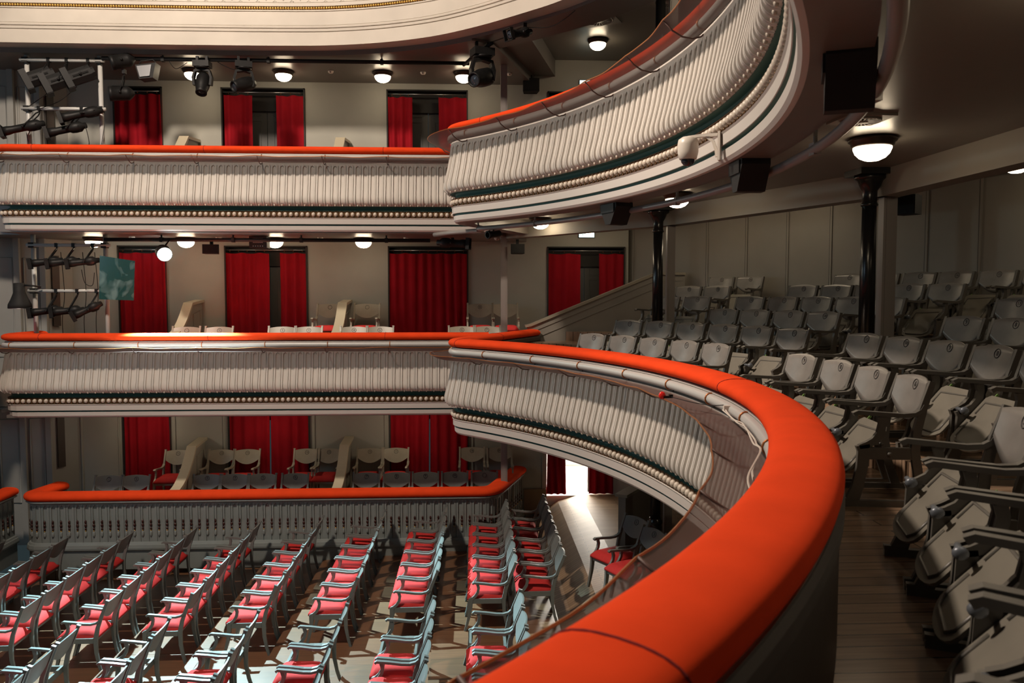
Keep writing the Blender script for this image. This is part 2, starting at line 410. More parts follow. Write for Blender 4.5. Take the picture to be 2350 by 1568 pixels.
def balcony(path, z0, s0, s1, label, sw, seams, floor_z, net_w=0.31, net_s=None, clip0=0.5, rise=0.045):
    """a curved parapet: sw = end of fluting"""
    root = thing('balcony_front', label, 'balcony', (0, 0, 0), 0, None)
    mb = MB(); flutes(mb, path, s0, sw, z0, BELLY, FP, -0.355, 'flute')
    n = int((sw - s0) / FP); pt = (sw - s0) / n
    for i in range(n):
        p, nn = path.at(s0 + (i + .5) * pt); q = p + nn * 0.045
        mb.sphere((q.x, q.y, z0 - 0.962), 0.016, 'bead', 6, 4, (1, 1, 1.3))
    mb.build('fluted_panel', root)
    mb = MB()                                           # rail board, cavetto, ledge
    sweep(mb, path, s0, s1, 0.12, [(-0.24, -0.13), (0.0, -0.13), (0.0, -0.145), (-0.055, -0.15), (-0.055, -0.255), (0.0, -0.258), (0.0, -0.272)], 'ledge', False, z0=z0)
    sweep(mb, path, s0, s1, 0.12, [(0.015, -0.975), (-0.06, -0.978), (-0.075, -1.0), (-0.06, -1.035), (-0.02, -1.05)], 'teal', False, z0=z0)
    sweep(mb, path, s0, s1, 0.12, [(-0.02, -1.05), (-0.005, -1.052), (-0.03, -1.058), (-0.03, -1.155), (-0.015, -1.16)], 'ring', False, z0=z0)
    mb.build('cavetto', root)
    mb = MB()
    sweep(mb, path, s0, s1, 0.12, [(-0.015, -1.16), (0.0, -1.165), (-0.012, -1.18), (-0.015, -1.262), (-0.021, -1.264)], 'ledge', False, z0=z0)
    sweep(mb, path, s0, s1, 0.12, [(-0.046, -1.290), (-0.034, -1.293), (-0.04, -1.355), (-0.06, -1.38), (-0.10, -1.385)], 'ledge', False, z0=z0)
    sweep(mb, path, s0, s1, 0.12, [(-0.021, -1.264), (-0.060, -1.266), (-0.060, -1.290), (-0.046, -1.290)], 'teal', False, z0=z0 + 0.0)
    mb.build('ledge', root)
    mb = MB(); nb = int((s1 - s0 - 0.02) / 0.0905)
    for i in range(nb):
        p, nn = path.at(s0 + (i + .5) * (s1 - s0) / nb); q = p + nn * -0.012
        mb.sphere((q.x, q.y, z0 - 1.105), 0.033, 'bead', 10, 6, (1, 1, 1.1))
        t = Vector((nn.y, -nn.x)); c = p + nn * -0.028
        ring = [(c.x + t.x * .043 * math.cos(a), c.y + t.y * .043 * math.cos(a), z0 - 1.105 + .049 * math.sin(a)) for a in [2 * PI * k / 12 for k in range(12)]]
        mb.tube(ring, 0.0125, 'ring', 6, True)
        q = p + nn * -0.012 + t * 0.045
        mb.sphere((q.x, q.y, z0 - 1.148), 0.010, 'ring', 5, 4)
    mb.build('bead_moulding', root)
    mb = MB(); sweep(mb, path, s0, s1, 0.05, ell(-0.105, -0.062, 0.155, 0.064, 20, 0.85), 'red', True, True, z0, cap=True)
    mb.build('velvet_cushion', root)
    for q in seams:
        p, nn = path.at(q); mb = MB()
        mb.tube([(p.x + nn.x * o, p.y + nn.y * o, z0 + z) for o, z in ell(-0.105, -0.062, 0.1555, 0.0645, 28, 0.85)], 0.0035, 'seam', 5, True)
        mb.build('cushion_seam', root)
    mb = MB(); ss = [s0 + (s1 - s0) * i / int((s1 - s0) / .06) for i in range(int((s1 - s0) / .06) + 1)]
    mb.tube([(*path.off(s, 0.008), z0 - 0.190) for s in ss], 0.042, 'pipe', 10); mb.build('rail_pipe', root)
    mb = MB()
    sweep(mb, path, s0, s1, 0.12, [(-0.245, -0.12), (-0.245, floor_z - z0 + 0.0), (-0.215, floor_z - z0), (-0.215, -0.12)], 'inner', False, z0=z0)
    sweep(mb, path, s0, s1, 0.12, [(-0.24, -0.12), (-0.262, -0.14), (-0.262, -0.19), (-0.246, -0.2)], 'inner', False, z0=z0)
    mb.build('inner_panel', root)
    # clips and net brackets
    na, nb_ = net_s or (s0, s1)
    s = na + clip0; k = 0
    while s < nb_:
        p, nn = path.at(s); t = Vector((nn.y, -nn.x)); mb = MB()
        pr = [(0.008 + 0.047 * math.cos(a), -0.190 + 0.047 * math.sin(a)) for a in [PI * 1.25 - 2 * PI * .8 * q / 12 for q in range(13)]] + [(-0.06, -0.24)]
        mb.tube([(p.x + nn.x * o, p.y + nn.y * o, z0 + z) for o, z in pr], 0.0065, 'copper', 6)
        mb.build('pipe_clip', root)
        s += 1.02; k += 1
    net = thing('safety_net', label.replace('parapet', 'safety net').replace('fluted ', 'brown ').replace(' with red velvet rail', ''), 'net')
    mb = MB(); prof = []
    n = int((nb_ - na) / 0.085); K = 7; vs = []
    for i in range(n + 1):
        sx = na + (nb_ - na) * i / n; p, nn = path.at(sx)
        ph = ((sx - na - clip0) / 1.02) % 1.0
        sag = 0.012 * math.sin(PI * ph) + 0.003 * math.sin(sx * 9.7)
        pull = 0.012 * math.sin(PI * ph)
        for k in range(K):
            f = k / (K - 1); o = 0.015 + (net_w - pull) * f
            vs.append((p.x + nn.x * o, p.y + nn.y * o, z0 - 0.262 + rise * f - 0.05 * math.sin(PI * f) - sag * f))
    mb.add(vs, [(i * K + k, i * K + k + 1, (i + 1) * K + k + 1, (i + 1) * K + k) for i in range(n) for k in range(K - 1)], 'net', True)
    mb.build('mesh_fabric', net)
    mb = MB(); mb.tube([Vector(vs[i * K + K - 1]) for i in range(n + 1)], 0.006, 'copper', 5); mb.build('edge_cord', net)
    s = na + clip0
    while s < nb_:
        p, nn = path.at(s); mb = MB()
        mb.tube([(p.x + nn.x * o, p.y + nn.y * o, z0 + z) for o, z in ((-.03, -.25), (.02, -.295), (.09, -.315), (.18, -.30), (.26, -.255), (net_w + .01, -.257 + rise))], 0.0075, 'wire', 6)
        mb.build('net_bracket', net); s += 1.02
    return root

Z2, Z3 = 3.95, 7.00
def sdeg(d): return R0 * math.radians(d + 62)
sN = S_NOSE + 1.25
balcony(REAR, Z2, 0.0, REAR.L, 'curved fluted parapet with red velvet rail around the middle tier', REAR.L - 1.15, [sdeg(-40.2), sdeg(-2.1), S_NOSE + 0.12, S_NOSE + 1.95], 3.22, net_s=(0.4, sN), clip0=0.35)
balcony(REAR, Z3, 0.0, REAR.L, 'curved fluted parapet with red velvet rail around the top tier overhead', REAR.L - 1.15, [sdeg(-35), sdeg(2.9), sdeg(41.0)], 6.17, net_w=0.33, net_s=(0.4, sN), clip0=0.7, rise=0.085)
balcony(SIDE, Z2, 0.0, SIDE.L, 'straight fluted parapet with red velvet rail of the middle side gallery', SIDE.L, [1.72, 4.6, 7.3], 3.12, clip0=0.62)
balcony(SIDE, Z3, 0.0, SIDE.L, 'straight fluted parapet with red velvet rail of the top side gallery', SIDE.L, [1.72, 4.6, 7.3], 6.17, clip0=0.62)

# boxes on the stage side of each tier (only their last stretch is seen)
STG = Path(lin((-8.09, 13.72), (-8.09, 11.9), 8))
for z0, nm in ((Z2, 'middle'),):
    root = thing('stage_box_parapet', 'short fluted box parapet beside the stage on the %s tier' % nm, 'balcony')
    mb = MB(); sweep(mb, STG, 0, STG.L, 0.2, [(o + 0.0, z) for o, z in BELLY], 'flute', False, z0=z0)
    mb.build('front_panel', root)
    mb = MB(); sweep(mb, STG, 0, STG.L, 0.2, [(-.25, -.13), (0, -.13), (0, -.15), (-.055, -.155), (-.055, -.25), (0, -.27)], 'ledge', False, z0=z0)
    sweep(mb, STG, 0, STG.L, 0.2, [(.015, -.975), (-.05, -1.0), (-.03, -1.155), (-.01, -1.165), (-.015, -1.262), (-.05, -1.28), (-.04, -1.355), (-.06, -1.385), (-.3, -1.385), (-.3, -.13)], 'ledge', False, z0=z0)
    mb.build('ledge', root)
    mb = MB(); sweep(mb, STG, 0, STG.L, 0.1, ell(-0.105, -0.062, 0.155, 0.064, 16, .85), 'red', True, True, z0, cap=True); mb.build('velvet_cushion', root)

# ------------------------------------------------------------------ ground tier box parapet
Z1 = 1.215
rr = 0.22
P1 = lin((0.96, 15.36), (0.50, 13.95), 12) + bez((0.50, 13.95), (0.42, 13.70), (0.30, 13.60), (0.05, 13.60), 10)[1:] + lin((0.05, 13.60), (-7.35, 13.60), 50)[1:] + rcorner(-7.62, 13.60, 0.27, -1)[1:] + lin((-7.62, 13.87), (-7.50, 14.5), 5)[1:]
BOX = Path(P1)
mb = MB()
mb.sphere((0, 0, -.485), 0.024, 'flame', 8, 6, (.8, .8, 1.5)); mb.sphere((0, 0, -.545), 0.026, 'flame', 8, 6, (.9, .8, 1.2)); mb.sphere((0, 0, -.605), 0.022, 'flame', 8, 6, (.9, .8, 1.1))
mb.sphere((0, -.004, -.640), 0.012, 'gold', 6, 4); mb.lathe([(.014, -.745), (.022, -.72), (.02, -.665), (.012, -.65)], 'grey1', 8)
TORCH = mb.mesh('torch_ornament')
def box_parapet(path, z0, label, swl, floor_at, s_side):
    root = thing('box_parapet', label, 'parapet')
    pr = [(-0.03, -0.17), (-0.03, -0.19), (-0.03, -0.25), (-0.03, -0.5), (-0.03, -0.80), (-0.03, -0.835)]
    mb = MB(); n = int(path.L / 0.135); pt = path.L / n
    flutes(mb, path, 0, path.L, z0, pr, pt, -0.245, 'flute1', 0.016, zbot=-0.79)
    mb.build('fluted_panel', root)
    mb = MB()
    sweep(mb, path, 0, path.L, 0.1, [(-.25, -.12), (.03, -.12), (.035, -.14), (.0, -.165), (-.03, -.17)], 'grey1', False, z0=z0)
    sweep(mb, path, 0, path.L, 0.1, [(-.03, -.835), (.0, -.84), (.012, -.87), (.03, -.875), (.04, -.93), (.035, -.96), (.0, -.975), (0, -1.30)], 'grey1', False, z0=z0)
    sweep(mb, path, 0, path.L, 0.15, [(-.22, -.12), (-.22, -1.2)], 'grey1', False, z0=z0)
    mb.build('moulding', root)
    mb = MB(); sweep(mb, path, 0, path.L, 0.06, ell(-0.10, -0.055, 0.165, 0.075, 18, .8), 'red', True, True, z0, cap=True); mb.build('velvet_cushion', root)
    for i in range(n):
        p, nn = path.at((i + .5) * pt); q = p + nn * -0.03
        link('torch_ornament', TORCH, root, (q.x, q.y, z0), math.atan2(nn.y, nn.x) + PI / 2)
    return root
box_parapet(BOX, Z1, 'grey box parapet with red velvet rail and torch ornaments behind the stalls', 0, 0.0, 0)
BOX2 = Path(lin((-7.99, 14.1), (-7.99, 11.9), 14))
box_parapet(BOX2, Z1, 'grey stage box parapet with red velvet rail at far left', 0, 0, 0)

# ------------------------------------------------------------------ top gallery front
def crom(pts, n=8):
    P = [Vector(p) for p in pts]; out = []
    for i in range(len(P) - 1):
        p0 = P[max(i - 1, 0)]; p1 = P[i]; p2 = P[i + 1]; p3 = P[min(i + 2, len(P) - 1)]
        for k in range(n):
            t = k / n; out.append(0.5 * ((2 * p1) + (p2 - p0) * t + (2 * p0 - 5 * p1 + 4 * p2 - p3) * t * t + (3 * p1 - p0 - 3 * p2 + p3) * t ** 3))
    return out + [P[-1]]
G = crom([(2.75, 5.0), (2.72, 7.2), (2.35, 9.2), (1.80, 10.42), (1.238, 11.277), (0.726, 11.818), (0.098, 12.40), (-0.59, 12.90), (-1.30, 13.22), (-2.04, 13.42), (-2.9, 13.52), (-5.0, 13.56), (-8.0, 13.56), (-12.0, 13.56)])
GAL = Path(G)
root = thing('gallery_front', 'cream curved gallery front with gold rope moulding across the top', 'balcony')
mb = MB(); zb = 8.67
sweep(mb, GAL, 0, GAL.L, 0.15, [(-.30, 0), (0, 0), (0, .205), (-.022, .21), (-.022, .225), (0, .23), (.004, .262), (-.014, .268), (-.014, .278), (.008, .283), (.012, .305), (-.008, .312), (-.008, .322), (.0, .328),
                               (.0, .535), (-.02, .54), (-.02, .552), (.0, .556), (.0, .575)], 'gallery', False, z0=zb)
sweep(mb, GAL, 0, GAL.L, 0.15, [(0, .625), (.012, .63), (.012, .675), (-.01, .68), (-.01, .69), (.0, .695), (.0, 1.1)], 'gallery', False, z0=zb)
sweep(mb, GAL, 0, GAL.L, 0.15, [(0, .575), (-.02, .58), (-.02, .62), (0, .625)], 'ring', False, z0=zb)
mb.build('fascia', root)
mb = MB(); n = int(GAL.L / 0.042)
for i in range(n):
    p, nn = GAL.at((i + .5) * GAL.L / n); t = Vector((nn.y, -nn.x))
    if p.y < 10.5: continue
    mb.X = Matrix.Translation((p.x + nn.x * .004, p.y + nn.y * .004, zb + .60)) @ Matrix.Rotation(math.atan2(t.y, t.x), 4, 'Z') @ Matrix.Rotation(0.5, 4, 'Y')
    mb.sphere((0, 0, 0), 0.019, 'gold', 7, 5, (1.25, 1, 1.15))
mb.X = Matrix.Identity(4); mb.build('gold_rope', root)
mb = MB(); n = int(GAL.L / 0.275)
for i in range(n):
    s = (i + .5) * GAL.L / n; p, nn = GAL.at(s); t = Vector((nn.y, -nn.x))
    if p.y < 10.2: continue
    def q(u, v, o=0.004): return (p.x + t.x * u + nn.x * o, p.y + t.y * u + nn.y * o, zb + .84 + v)
    mb.tube([q(.098 * math.cos(a), .098 * math.sin(a)) for a in [2 * PI * k / 20 for k in range(20)]], .011, 'gallery', 5, True)
    mb.tube([q(.066 * math.cos(a), .066 * math.sin(a)) for a in [2 * PI * k / 16 for k in range(16)]], .007, 'gallery', 5, True)
    for d in (-1, 1):
        mb.tube([q(d * .137, .02), q(d * .115, -.06), q(d * .137, -.12)], [.004, .011, .004], 'gallery', 5)
    mb.tube([q(.02, -.08), q(-.03, -.01), q(.0, .07)], [.004, .016, .004], 'gallery', 5)
    mb.tube([q(-.03, -.135), q(0, -.118), q(.03, -.135)], .006, 'gallery', 5)
mb.build('rosette_frieze', root)

# ------------------------------------------------------------------ floors
def fl(name, poly, z0, z1, m):
    mb = MB(); mb.prism(poly, z0, z1, m); return struct(name, mb)
EDG = [-9.8 + 1.029 * 0, -8.78, -7.751, -6.722, -5.693, -4.664, -3.635, -2.606, -1.577, -0.548, 0.481, 1.13]
mb = MB()
for i in range(len(EDG) - 1):
    x0, x1 = EDG[i], EDG[i + 1]; zt = 0.14 - 0.06 * (9 - i)
    for ya, yb in ((-2.0, 6.2), (6.206, 10.34), (10.346, 13.62)):
        mb.box(((x0 + x1) / 2 + .003, (ya + yb) / 2, zt - 0.15), (x1 - x0 - .006, yb - ya, 0.3), 'floor_s')
mb.box((-4.3, 5.8, -0.75), (11.5, 15.8, 0.2), 'floor_s')
struct('floor', mb)
def zr(x, y):
    t = [(-9, .20), (1.13, .20), (1.30, .27), (1.65, .50), (2.1, .62), (12, .62)]
    for a, b in zip(t, t[1:]):
        if x <= b[0]: return a[1] + (b[1] - a[1]) * (x - a[0]) / (b[0] - a[0])
    return .62
mb = MB()
xs = [1.135, 1.30, 1.65, 2.1, 3.0, 7.5]
for a, b in zip(xs, xs[1:]):
    mb.prism([(a, -3), (b, -3), (b, 15.5), (a, 15.5)], -0.6, zr, 'floor_a')
mb.prism([(0.50, 13.64), (1.135, 13.64), (1.135, 15.5), (1.02, 15.5), (0.56, 14.0)], -0.6, 0.2, 'floor_a')
mb.prism([(1.2, 15.52), (3.1, 15.52), (3.1, 18.2), (1.2, 18.2)], 0.3, 0.60, 'corr')
struct('floor', mb)
bx = [(0.72, 15.5), (0.30, 14.0), (0.05, 13.8), (-7.4, 13.8), (-7.4, 15.5)]
fl('floor', bx, -0.5, 0.42, 'floor_b')
fl('floor', [(0.60, 15.5), (0.50, 14.78), (-7.4, 14.78), (-7.4, 15.5)], 0.42, 0.72, 'floor_b')
# middle tier: side gallery and stepped horseshoe
ptsR = [REAR.off(REAR.L * i / 120, -0.1) for i in range(121)]
fl('floor', [(0.45, 13.42), (1.0, 14.5), (3.2, 14.5), (3.2, 15.5), (-9.5, 15.5), (-9.5, 14.3), (-7.6, 14.3), (-7.6, 13.42)], 2.62, 3.12, 'floor_b')
fl('floor', [(0.45, 14.80), (0.45, 15.5), (-7.55, 15.5), (-7.55, 14.80)], 3.12, 3.50, 'floor_b')
STEP = 0.168; RW = 0.8; FR1 = 3.235
def amax(R):
    a = 57.0
    while a > 20:
        x = HC[0] + R * math.cos(math.radians(a)); y = HC[1] + R * math.sin(math.radians(a))
        if y <= 14.5 and x >= -0.13 + (y - 12.25) * .4957 + .12: return a
        a -= .1
def asec(R0_, R1_, n=60):
    a = [(-60 + (amax(R0_) + 60) * i / n) for i in range(n + 1)]; b = [(-60 + (amax(R1_) + 60) * i / n) for i in range(n + 1)]
    P = lambda R, t: (HC[0] + R * math.cos(math.radians(t)), HC[1] + R * math.sin(math.radians(t)))
    return [P(R1_, t) for t in b] + [P(R0_, t) for t in reversed(a)]
mb = MB()
mb.prism([p for p in ptsR] + [(0.98, 14.5)] + list(reversed(asec(8.3, 8.47)[:61])), 2.62, 3.12, 'floor_b')
struct('floor', mb)
mb = MB(); mb.prism([p for p in ptsR] + [(0.98, 14.5)] + list(reversed(asec(8.3, 8.47)[:61])), 3.12, FR1, 'floor_b'); struct('floor', mb)
for k in range(1, 6):
    r0 = 8.47 + RW * (k - 1); r1 = 8.47 + RW * k if k < 5 else 12.62
    fl('floor', asec(r0, r1), 2.9, FR1 + STEP * k, 'floor_b')

# ------------------------------------------------------------------ ceilings
fl('ceiling', [(0.36, 13.36), (0.58, 14.2), (1.03, 15.52), (-9.5, 15.52), (-9.5, 14.0), (-7.66, 14.0), (-7.66, 13.36)], 5.60, 6.17, 'ceil')
mb = MB()
sweep(mb, REAR, 0, REAR.L, 0.15, [(-.09, 5.614), (-.34, 5.614), (-.34, 5.90)], 'ceil', False)
struct('trim_1', mb)
BEAM = [(0.60, 14.3), (2.86, 11.36), (4.17, 7.92), (4.17, 4.48), (2.86, 1.04), (0.6, -1.8)]
inner = [REAR.off(REAR.L * i / 100, -0.30) for i in range(96)]
fl('ceiling', inner + [(1.03, 15.5), (1.4, 15.5)] + [(2.86, 11.36), (4.17, 7.92), (4.17, 4.48), (2.86, 1.04), (0.6, -1.8), (-2.0, -1.6)], 5.83, 6.17, 'ceil2')
def zc(x, y):
    a = math.degrees(math.atan2(y - HC[1], x - HC[0])); f = max(0, min(1, (48 - a) / 15)); return 5.86 + 0.26 * f
fl('ceiling', [(1.4, 15.5), (3.1, 15.5), (4.3, 14.6), (5.4, 13.2), (6.6, 11.2), (7.5, 8.5), (7.6, 4.5), (6.8, 1.5), (5, -1.5), (0.6, -1.8), (2.86, 1.04), (4.17, 4.48), (4.17, 7.92), (2.86, 11.36)], zc, 6.3, 'ceil2')
# underside of the middle tier = ceiling of the boxes
fl('ceiling', [(0.36, 13.36), (1.0, 14.6), (3.2, 15.52), (-9.5, 15.52), (-9.5, 14.0), (-7.66, 14.0), (-7.66, 13.36)], 2.56, 2.61, 'ceil')
mb = MB(); sweep(mb, REAR, 0, REAR.L, 0.15, [(-.09, 2.564), (-.34, 2.564), (-.34, 2.66)], 'ceil', False); struct('trim_2', mb)
# top tier ceilings
gin = [GAL.off(GAL.L * i / 120, -0.28) for i in range(121)]
lo = [p for p in gin if p[1] > 12.99 or p[0] < -1.0]
g2 = [GAL.off(GAL.L * i / 120, -0.95) for i in range(121)]
ring_out = [p for p in g2 if p[0] > 0.1]
ring_in = [GAL.off(GAL.L * i / 120, -0.28) for i in range(121)]; ring_in = [p for p in ring_in if p[0] > 0.1]
low_in = [GAL.off(GAL.L * i / 120, -0.28) for i in range(121)]; low_in = [p for p in low_in if p[0] <= 0.1]
fl('ceiling', low_in + [(-12, 15.52), (1.17, 15.52), (0.34, 13.05)], 8.59, 9.3, 'ceil')
fl('ceiling', ring_in + [low_in[0]] + [(0.34, 13.05)] + list(reversed(ring_out)), 8.62, 9.3, 'ceil')
fl('ceiling', [(0.34, 13.05), (1.17, 15.52), (1.58, 15.52), (0.80, 12.75)], 8.76, 9.3, 'ceil')
fl('ceiling', [(0.6, 12.4), (0.80, 12.75), (1.58, 15.52), (4.5, 15.52), (8, 11), (8, 2), (4, 0), (3.3, 5.0), (3.2, 8.6), (2.2, 11.0)], 9.07, 9.3, 'ceil2')
mb = MB()                                              # rafters of the top ceiling
for a, b in (((2.45, 11.0), (4.2, 13.2)), ((3.1, 8.8), (5.4, 10.5))):
    d = Vector(b) - Vector(a); mb.box(((a[0] + b[0]) / 2, (a[1] + b[1]) / 2, 8.98), (d.length, .3, .2), 'beam', rz=math.atan2(d.y, d.x))
struct('trim_3', mb)

# ------------------------------------------------------------------ beams and columns
for z0, z1 in ((5.57, 5.86), (2.40, 2.62)):
    mb = MB()
    for a, b in zip(BEAM, BEAM[1:]):
        d = Vector(b) - Vector(a)
        mb.box(((a[0] + b[0]) / 2, (a[1] + b[1]) / 2, (z0 + z1) / 2), (d.length + .12, .22, z1 - z0), 'beam', rz=math.atan2(d.y, d.x))
    tag(mb.build('ceiling_beam'), 'grey painted beam carried by the iron columns of the %s tier' % ('middle' if z0 > 5 else 'ground'), 'beam')
def column(x, y, z0, z1, label):
    t = thing('iron_column', label, 'column', (x, y, z0)); h = z1 - z0
    mb = MB(); mb.lathe([(.105, 0), (.105, .06), (.09, .09), (.085, .55), (.095, .56), (.10, .60), (.09, .63), (.105, .66), (.105, .69), (.085, .72), (.08, .74)], 'iron', 20)
    for k in range(9):
        for j in range(10):
            a = 2 * PI * (j + .5 * (k % 2)) / 10; mb.sphere((.088 * math.cos(a), .088 * math.sin(a), .12 + k * .05), .014, 'iron', 5, 4)
    mb.build('ornate_base', t)
    mb = MB(); mb.lathe([(.078, .74), (.068, h - .36)], 'iron', 28, flute=1, fd=.12); mb.build('fluted_shaft', t)
    mb = MB(); mb.lathe([(.08, h - .37), (.085, h - .35), (.07, h - .33), (.072, h - .22), (.10, h - .17), (.12, h - .12), (.15, h - .10), (.15, h - .07)], 'iron', 20)
    mb.box((0, 0, h - .035), (.36, .36, .07), 'iron'); mb.build('capital', t)
def post(x, y, z0, z1, label, wd=.115):
    mb = MB(); mb.box((0, 0, (z1 - z0) / 2), (wd, wd * .8, z1 - z0), 'post'); mb.box((0, -.0, (z1 - z0) / 2), (wd * .62, wd * .8 + .012, z1 - z0 - .02), 'post')
    o = tag(mb.build('steel_post'), label, 'post'); o.location = (x, y, z0)
zst = lambda R: 3.12 + STEP * max(0, math.floor((R - 8.47) / RW) + 1)
column(2.62, 11.27, 3.40, 5.84, 'black cast-iron column on the middle tier, nearer the sloping partition')
column(3.95, 7.84, 3.40, 5.84, 'black cast-iron column on the middle tier, nearer the camera')
post(2.835, 11.41, 3.40, 5.84, 'grey square post just right of the farther iron column')
post(4.195, 7.945, 3.40, 5.84, 'grey square post just right of the nearer iron column', .14)
column(2.62, 11.27, 0.62, 2.60, 'black cast-iron column on the ground tier, below the balcony')
post(2.835, 11.41, 0.62, 2.60, 'grey square post beside the ground tier iron column')
column(2.62, 11.27, 6.17, 9.07, 'black cast-iron column on the top tier')
post(2.835, 11.41, 6.17, 9.07, 'grey square post beside the top tier iron column')
post(0.54, 14.2, 0.42, 2.57, 'slim grey post rising behind the ground tier box rail')
post(0.54, 14.2, 3.12, 5.61, 'slim grey post between side gallery chairs on the middle tier')
post(0.54, 14.2, 6.17, 8.72, 'slim grey post of the top tier below the low ceiling')

# ------------------------------------------------------------------ walls
YW = 15.5
OPEN = [(-6.73, -5.83), (-4.74, -3.18), (-1.645, -0.10), (1.43, 2.95)]
LEV = [(0.0, 2.60, 2.50), (2.6, 6.1, 5.51), (6.1, 9.3, 8.47)]
FLZ = [0.42, 3.12, 6.17]
mb = MB()
xs = [-7.6] + [v for o in OPEN for v in o] + [3.02]
for li, (za, zb_, zh) in enumerate(LEV):
    for i in range(0, len(xs) - 1, 2):
        x1 = xs[i + 1] if i + 1 < len(xs) else 3.02
        if i == len(xs) - 2: x1 = 3.02 if li else 6.5
        mb.box(((xs[i] + x1) / 2, YW + .15, (za + zb_) / 2), (x1 - xs[i], .3, zb_ - za), 'wall')
    for a, b in OPEN:
        mb.box(((a + b) / 2, YW + .15, (zh + zb_) / 2), (b - a, .3, zb_ - zh), 'wall')
        if li == 0: mb.box(((a + b) / 2, YW + .15, .2), (b - a, .3, .4), 'wall')
struct('wall_far', mb)
mb = MB(); mb.box((1.2, YW - .02, .5), (.44, .04, .5), 'floor_a'); struct('baseboard_far', mb)
# thin mouldings of the ground tier wall bays
mb = MB()
for a, b in ((-7.5, -6.80), (-5.75, -4.82), (-3.10, -1.73), (-0.03, 1.35)):
    for x in (a, b): mb.box((x, YW - .012, 1.6), (.022, .024, 1.9), 'wall')
struct('trim_4', mb)
mb = MB()
for li, zf in enumerate(FLZ):
    for a, b in OPEN:
        if li == 0 and a > 0: continue
        zh = LEV[li][2]
        for x, s in ((a, 1), (b, -1)): mb.box((x + s * .012, YW + .12, (zf + zh) / 2), (.024, .32, zh - zf), 'frame')
        mb.box(((a + b) / 2, YW + .12, zh - .012), (b - a, .32, .024), 'frame')
        mb.box(((a + b) / 2, YW + .24, zh - .20), (b - a, .05, .36), 'frame')
struct('trim_5', mb)
DN = [0]
def door(a, b, zf, zh):
    DN[0] += 1; nm = 'door_%d' % DN[0]; mid = (a + b) / 2; mb = MB()
    top = zh - .33
    for x0, x1 in ((a + .02, mid - .005), (mid + .005, b - .02)):
        cx = (x0 + x1) / 2; wd = x1 - x0
        mb.box((cx, YW + .30, (zf + top) / 2), (wd, .05, top - zf), 'door')
        for za, zb_ in ((zf + .15, zf + .75), (zf + .88, zf + 1.75), (zf + 1.85, top - .1)):
            for q in (za, zb_): mb.box((cx, YW + .272, q), (wd - .24, .015, .022), 'door')
            for q in (cx - wd / 2 + .12, cx + wd / 2 - .12): mb.box((q, YW + .272, (za + zb_) / 2), (.022, .015, zb_ - za), 'door')
    o = struct(nm, mb)
    mb = MB(); mb.box((mid - .07, YW + .268, zf + .98), (.035, .012, .2), 'black'); mb.tube([(mid - .07, YW + .26, zf + 1.02), (mid - .07, YW + .22, zf + 1.02), (mid - .16, YW + .22, zf + 1.02)], .008, 'black', 6)
    mb.build('door_handle', o)
for li in (1, 2):
    for a, b in OPEN: door(a, b, FLZ[li], LEV[li][2])
mb = MB()                                               # corridor behind the open ground tier door
mb.box((2.2, 18.3, 1.6), (4, .1, 3), 'corr'); mb.box((1.25, 17, 1.6), (.1, 2.6, 3), 'corr'); mb.box((3.15, 17, 1.6), (.1, 2.6, 3), 'corr'); mb.box((2.2, 17, 3.05), (2, 2.6, .1), 'corr')
mb.box((2.2, 15.9, 2.9), (2, .1, .5), 'corr')
struct('wall_corridor', mb)
mb = MB(); mb.box((2.62, YW + .33, 1.6), (.66, .05, 2.0), 'door'); struct('door_9', mb)
mb = MB()                                               # proscenium side, angled, with pilasters and panels
pl = [(-7.58, 15.5), (-7.86, 15.05), (-8.25, 14.92), (-8.75, 14.86), (-10.5, 14.3)]
for a, b in zip(pl, pl[1:]):
    d = Vector(b) - Vector(a); L_ = d.length; an = math.atan2(d.y, d.x); mx_ = (a[0] + b[0]) / 2; my_ = (a[1] + b[1]) / 2
    nx, ny = -math.sin(an), math.cos(an)
    mb.box((mx_ - nx * .1, my_ - ny * .1, 4.6), (L_ + .04, .2, 9.3), 'wall_s', rz=an)
struct('wall_stage', mb)
mb = MB()
for z0, z1 in ((.75, 2.3), (3.45, 5.25), (6.5, 8.3)):
    for a, b in zip(pl[1:], pl[2:]):
        d = Vector(b) - Vector(a); L_ = d.length; an = math.atan2(d.y, d.x); u = d.normalized(); nn = Vector((-u.y, u.x))
        if L_ < .4: continue
        p0 = Vector(a) + u * .09 + nn * -0.0; p1 = Vector(b) - u * .09
        off_ = Vector((u.y, -u.x)) * -0.008
        P = [Vector((*(p0 + off_), z0)), Vector((*(p1 + off_), z0)), Vector((*(p1 + off_), z1)), Vector((*(p0 + off_), z1))]
        if L_ > 1: P = [Vector((*(p0 + u * .1 + off_), z0)), Vector((*(p0 + u * 1.0 + off_), z0)), Vector((*(p0 + u * 1.0 + off_), z1)), Vector((*(p0 + u * .1 + off_), z1))]
        mb.tube(P, .016, 'wall_s', 6, True)
for a in pl[1:4]:
    mb.box((a[0], a[1] - .04, 4.6), (.10, .06, 9.2), 'wall_s')
struct('trim_6', mb)
for z0, z1, nm in ((1.35, 2.5, 'ground'), (4.0, 5.3, 'middle'), (7.0, 8.2, 'top')):
    mb = MB(); mb.box((-7.73, 15.18, (z0 + z1) / 2), (.13, .03, z1 - z0), 'inner', rz=.95)
    tag(mb.build('wall_slot_panel'), 'narrow dark brown panel on the stage end wall, %s tier' % nm, 'panel')
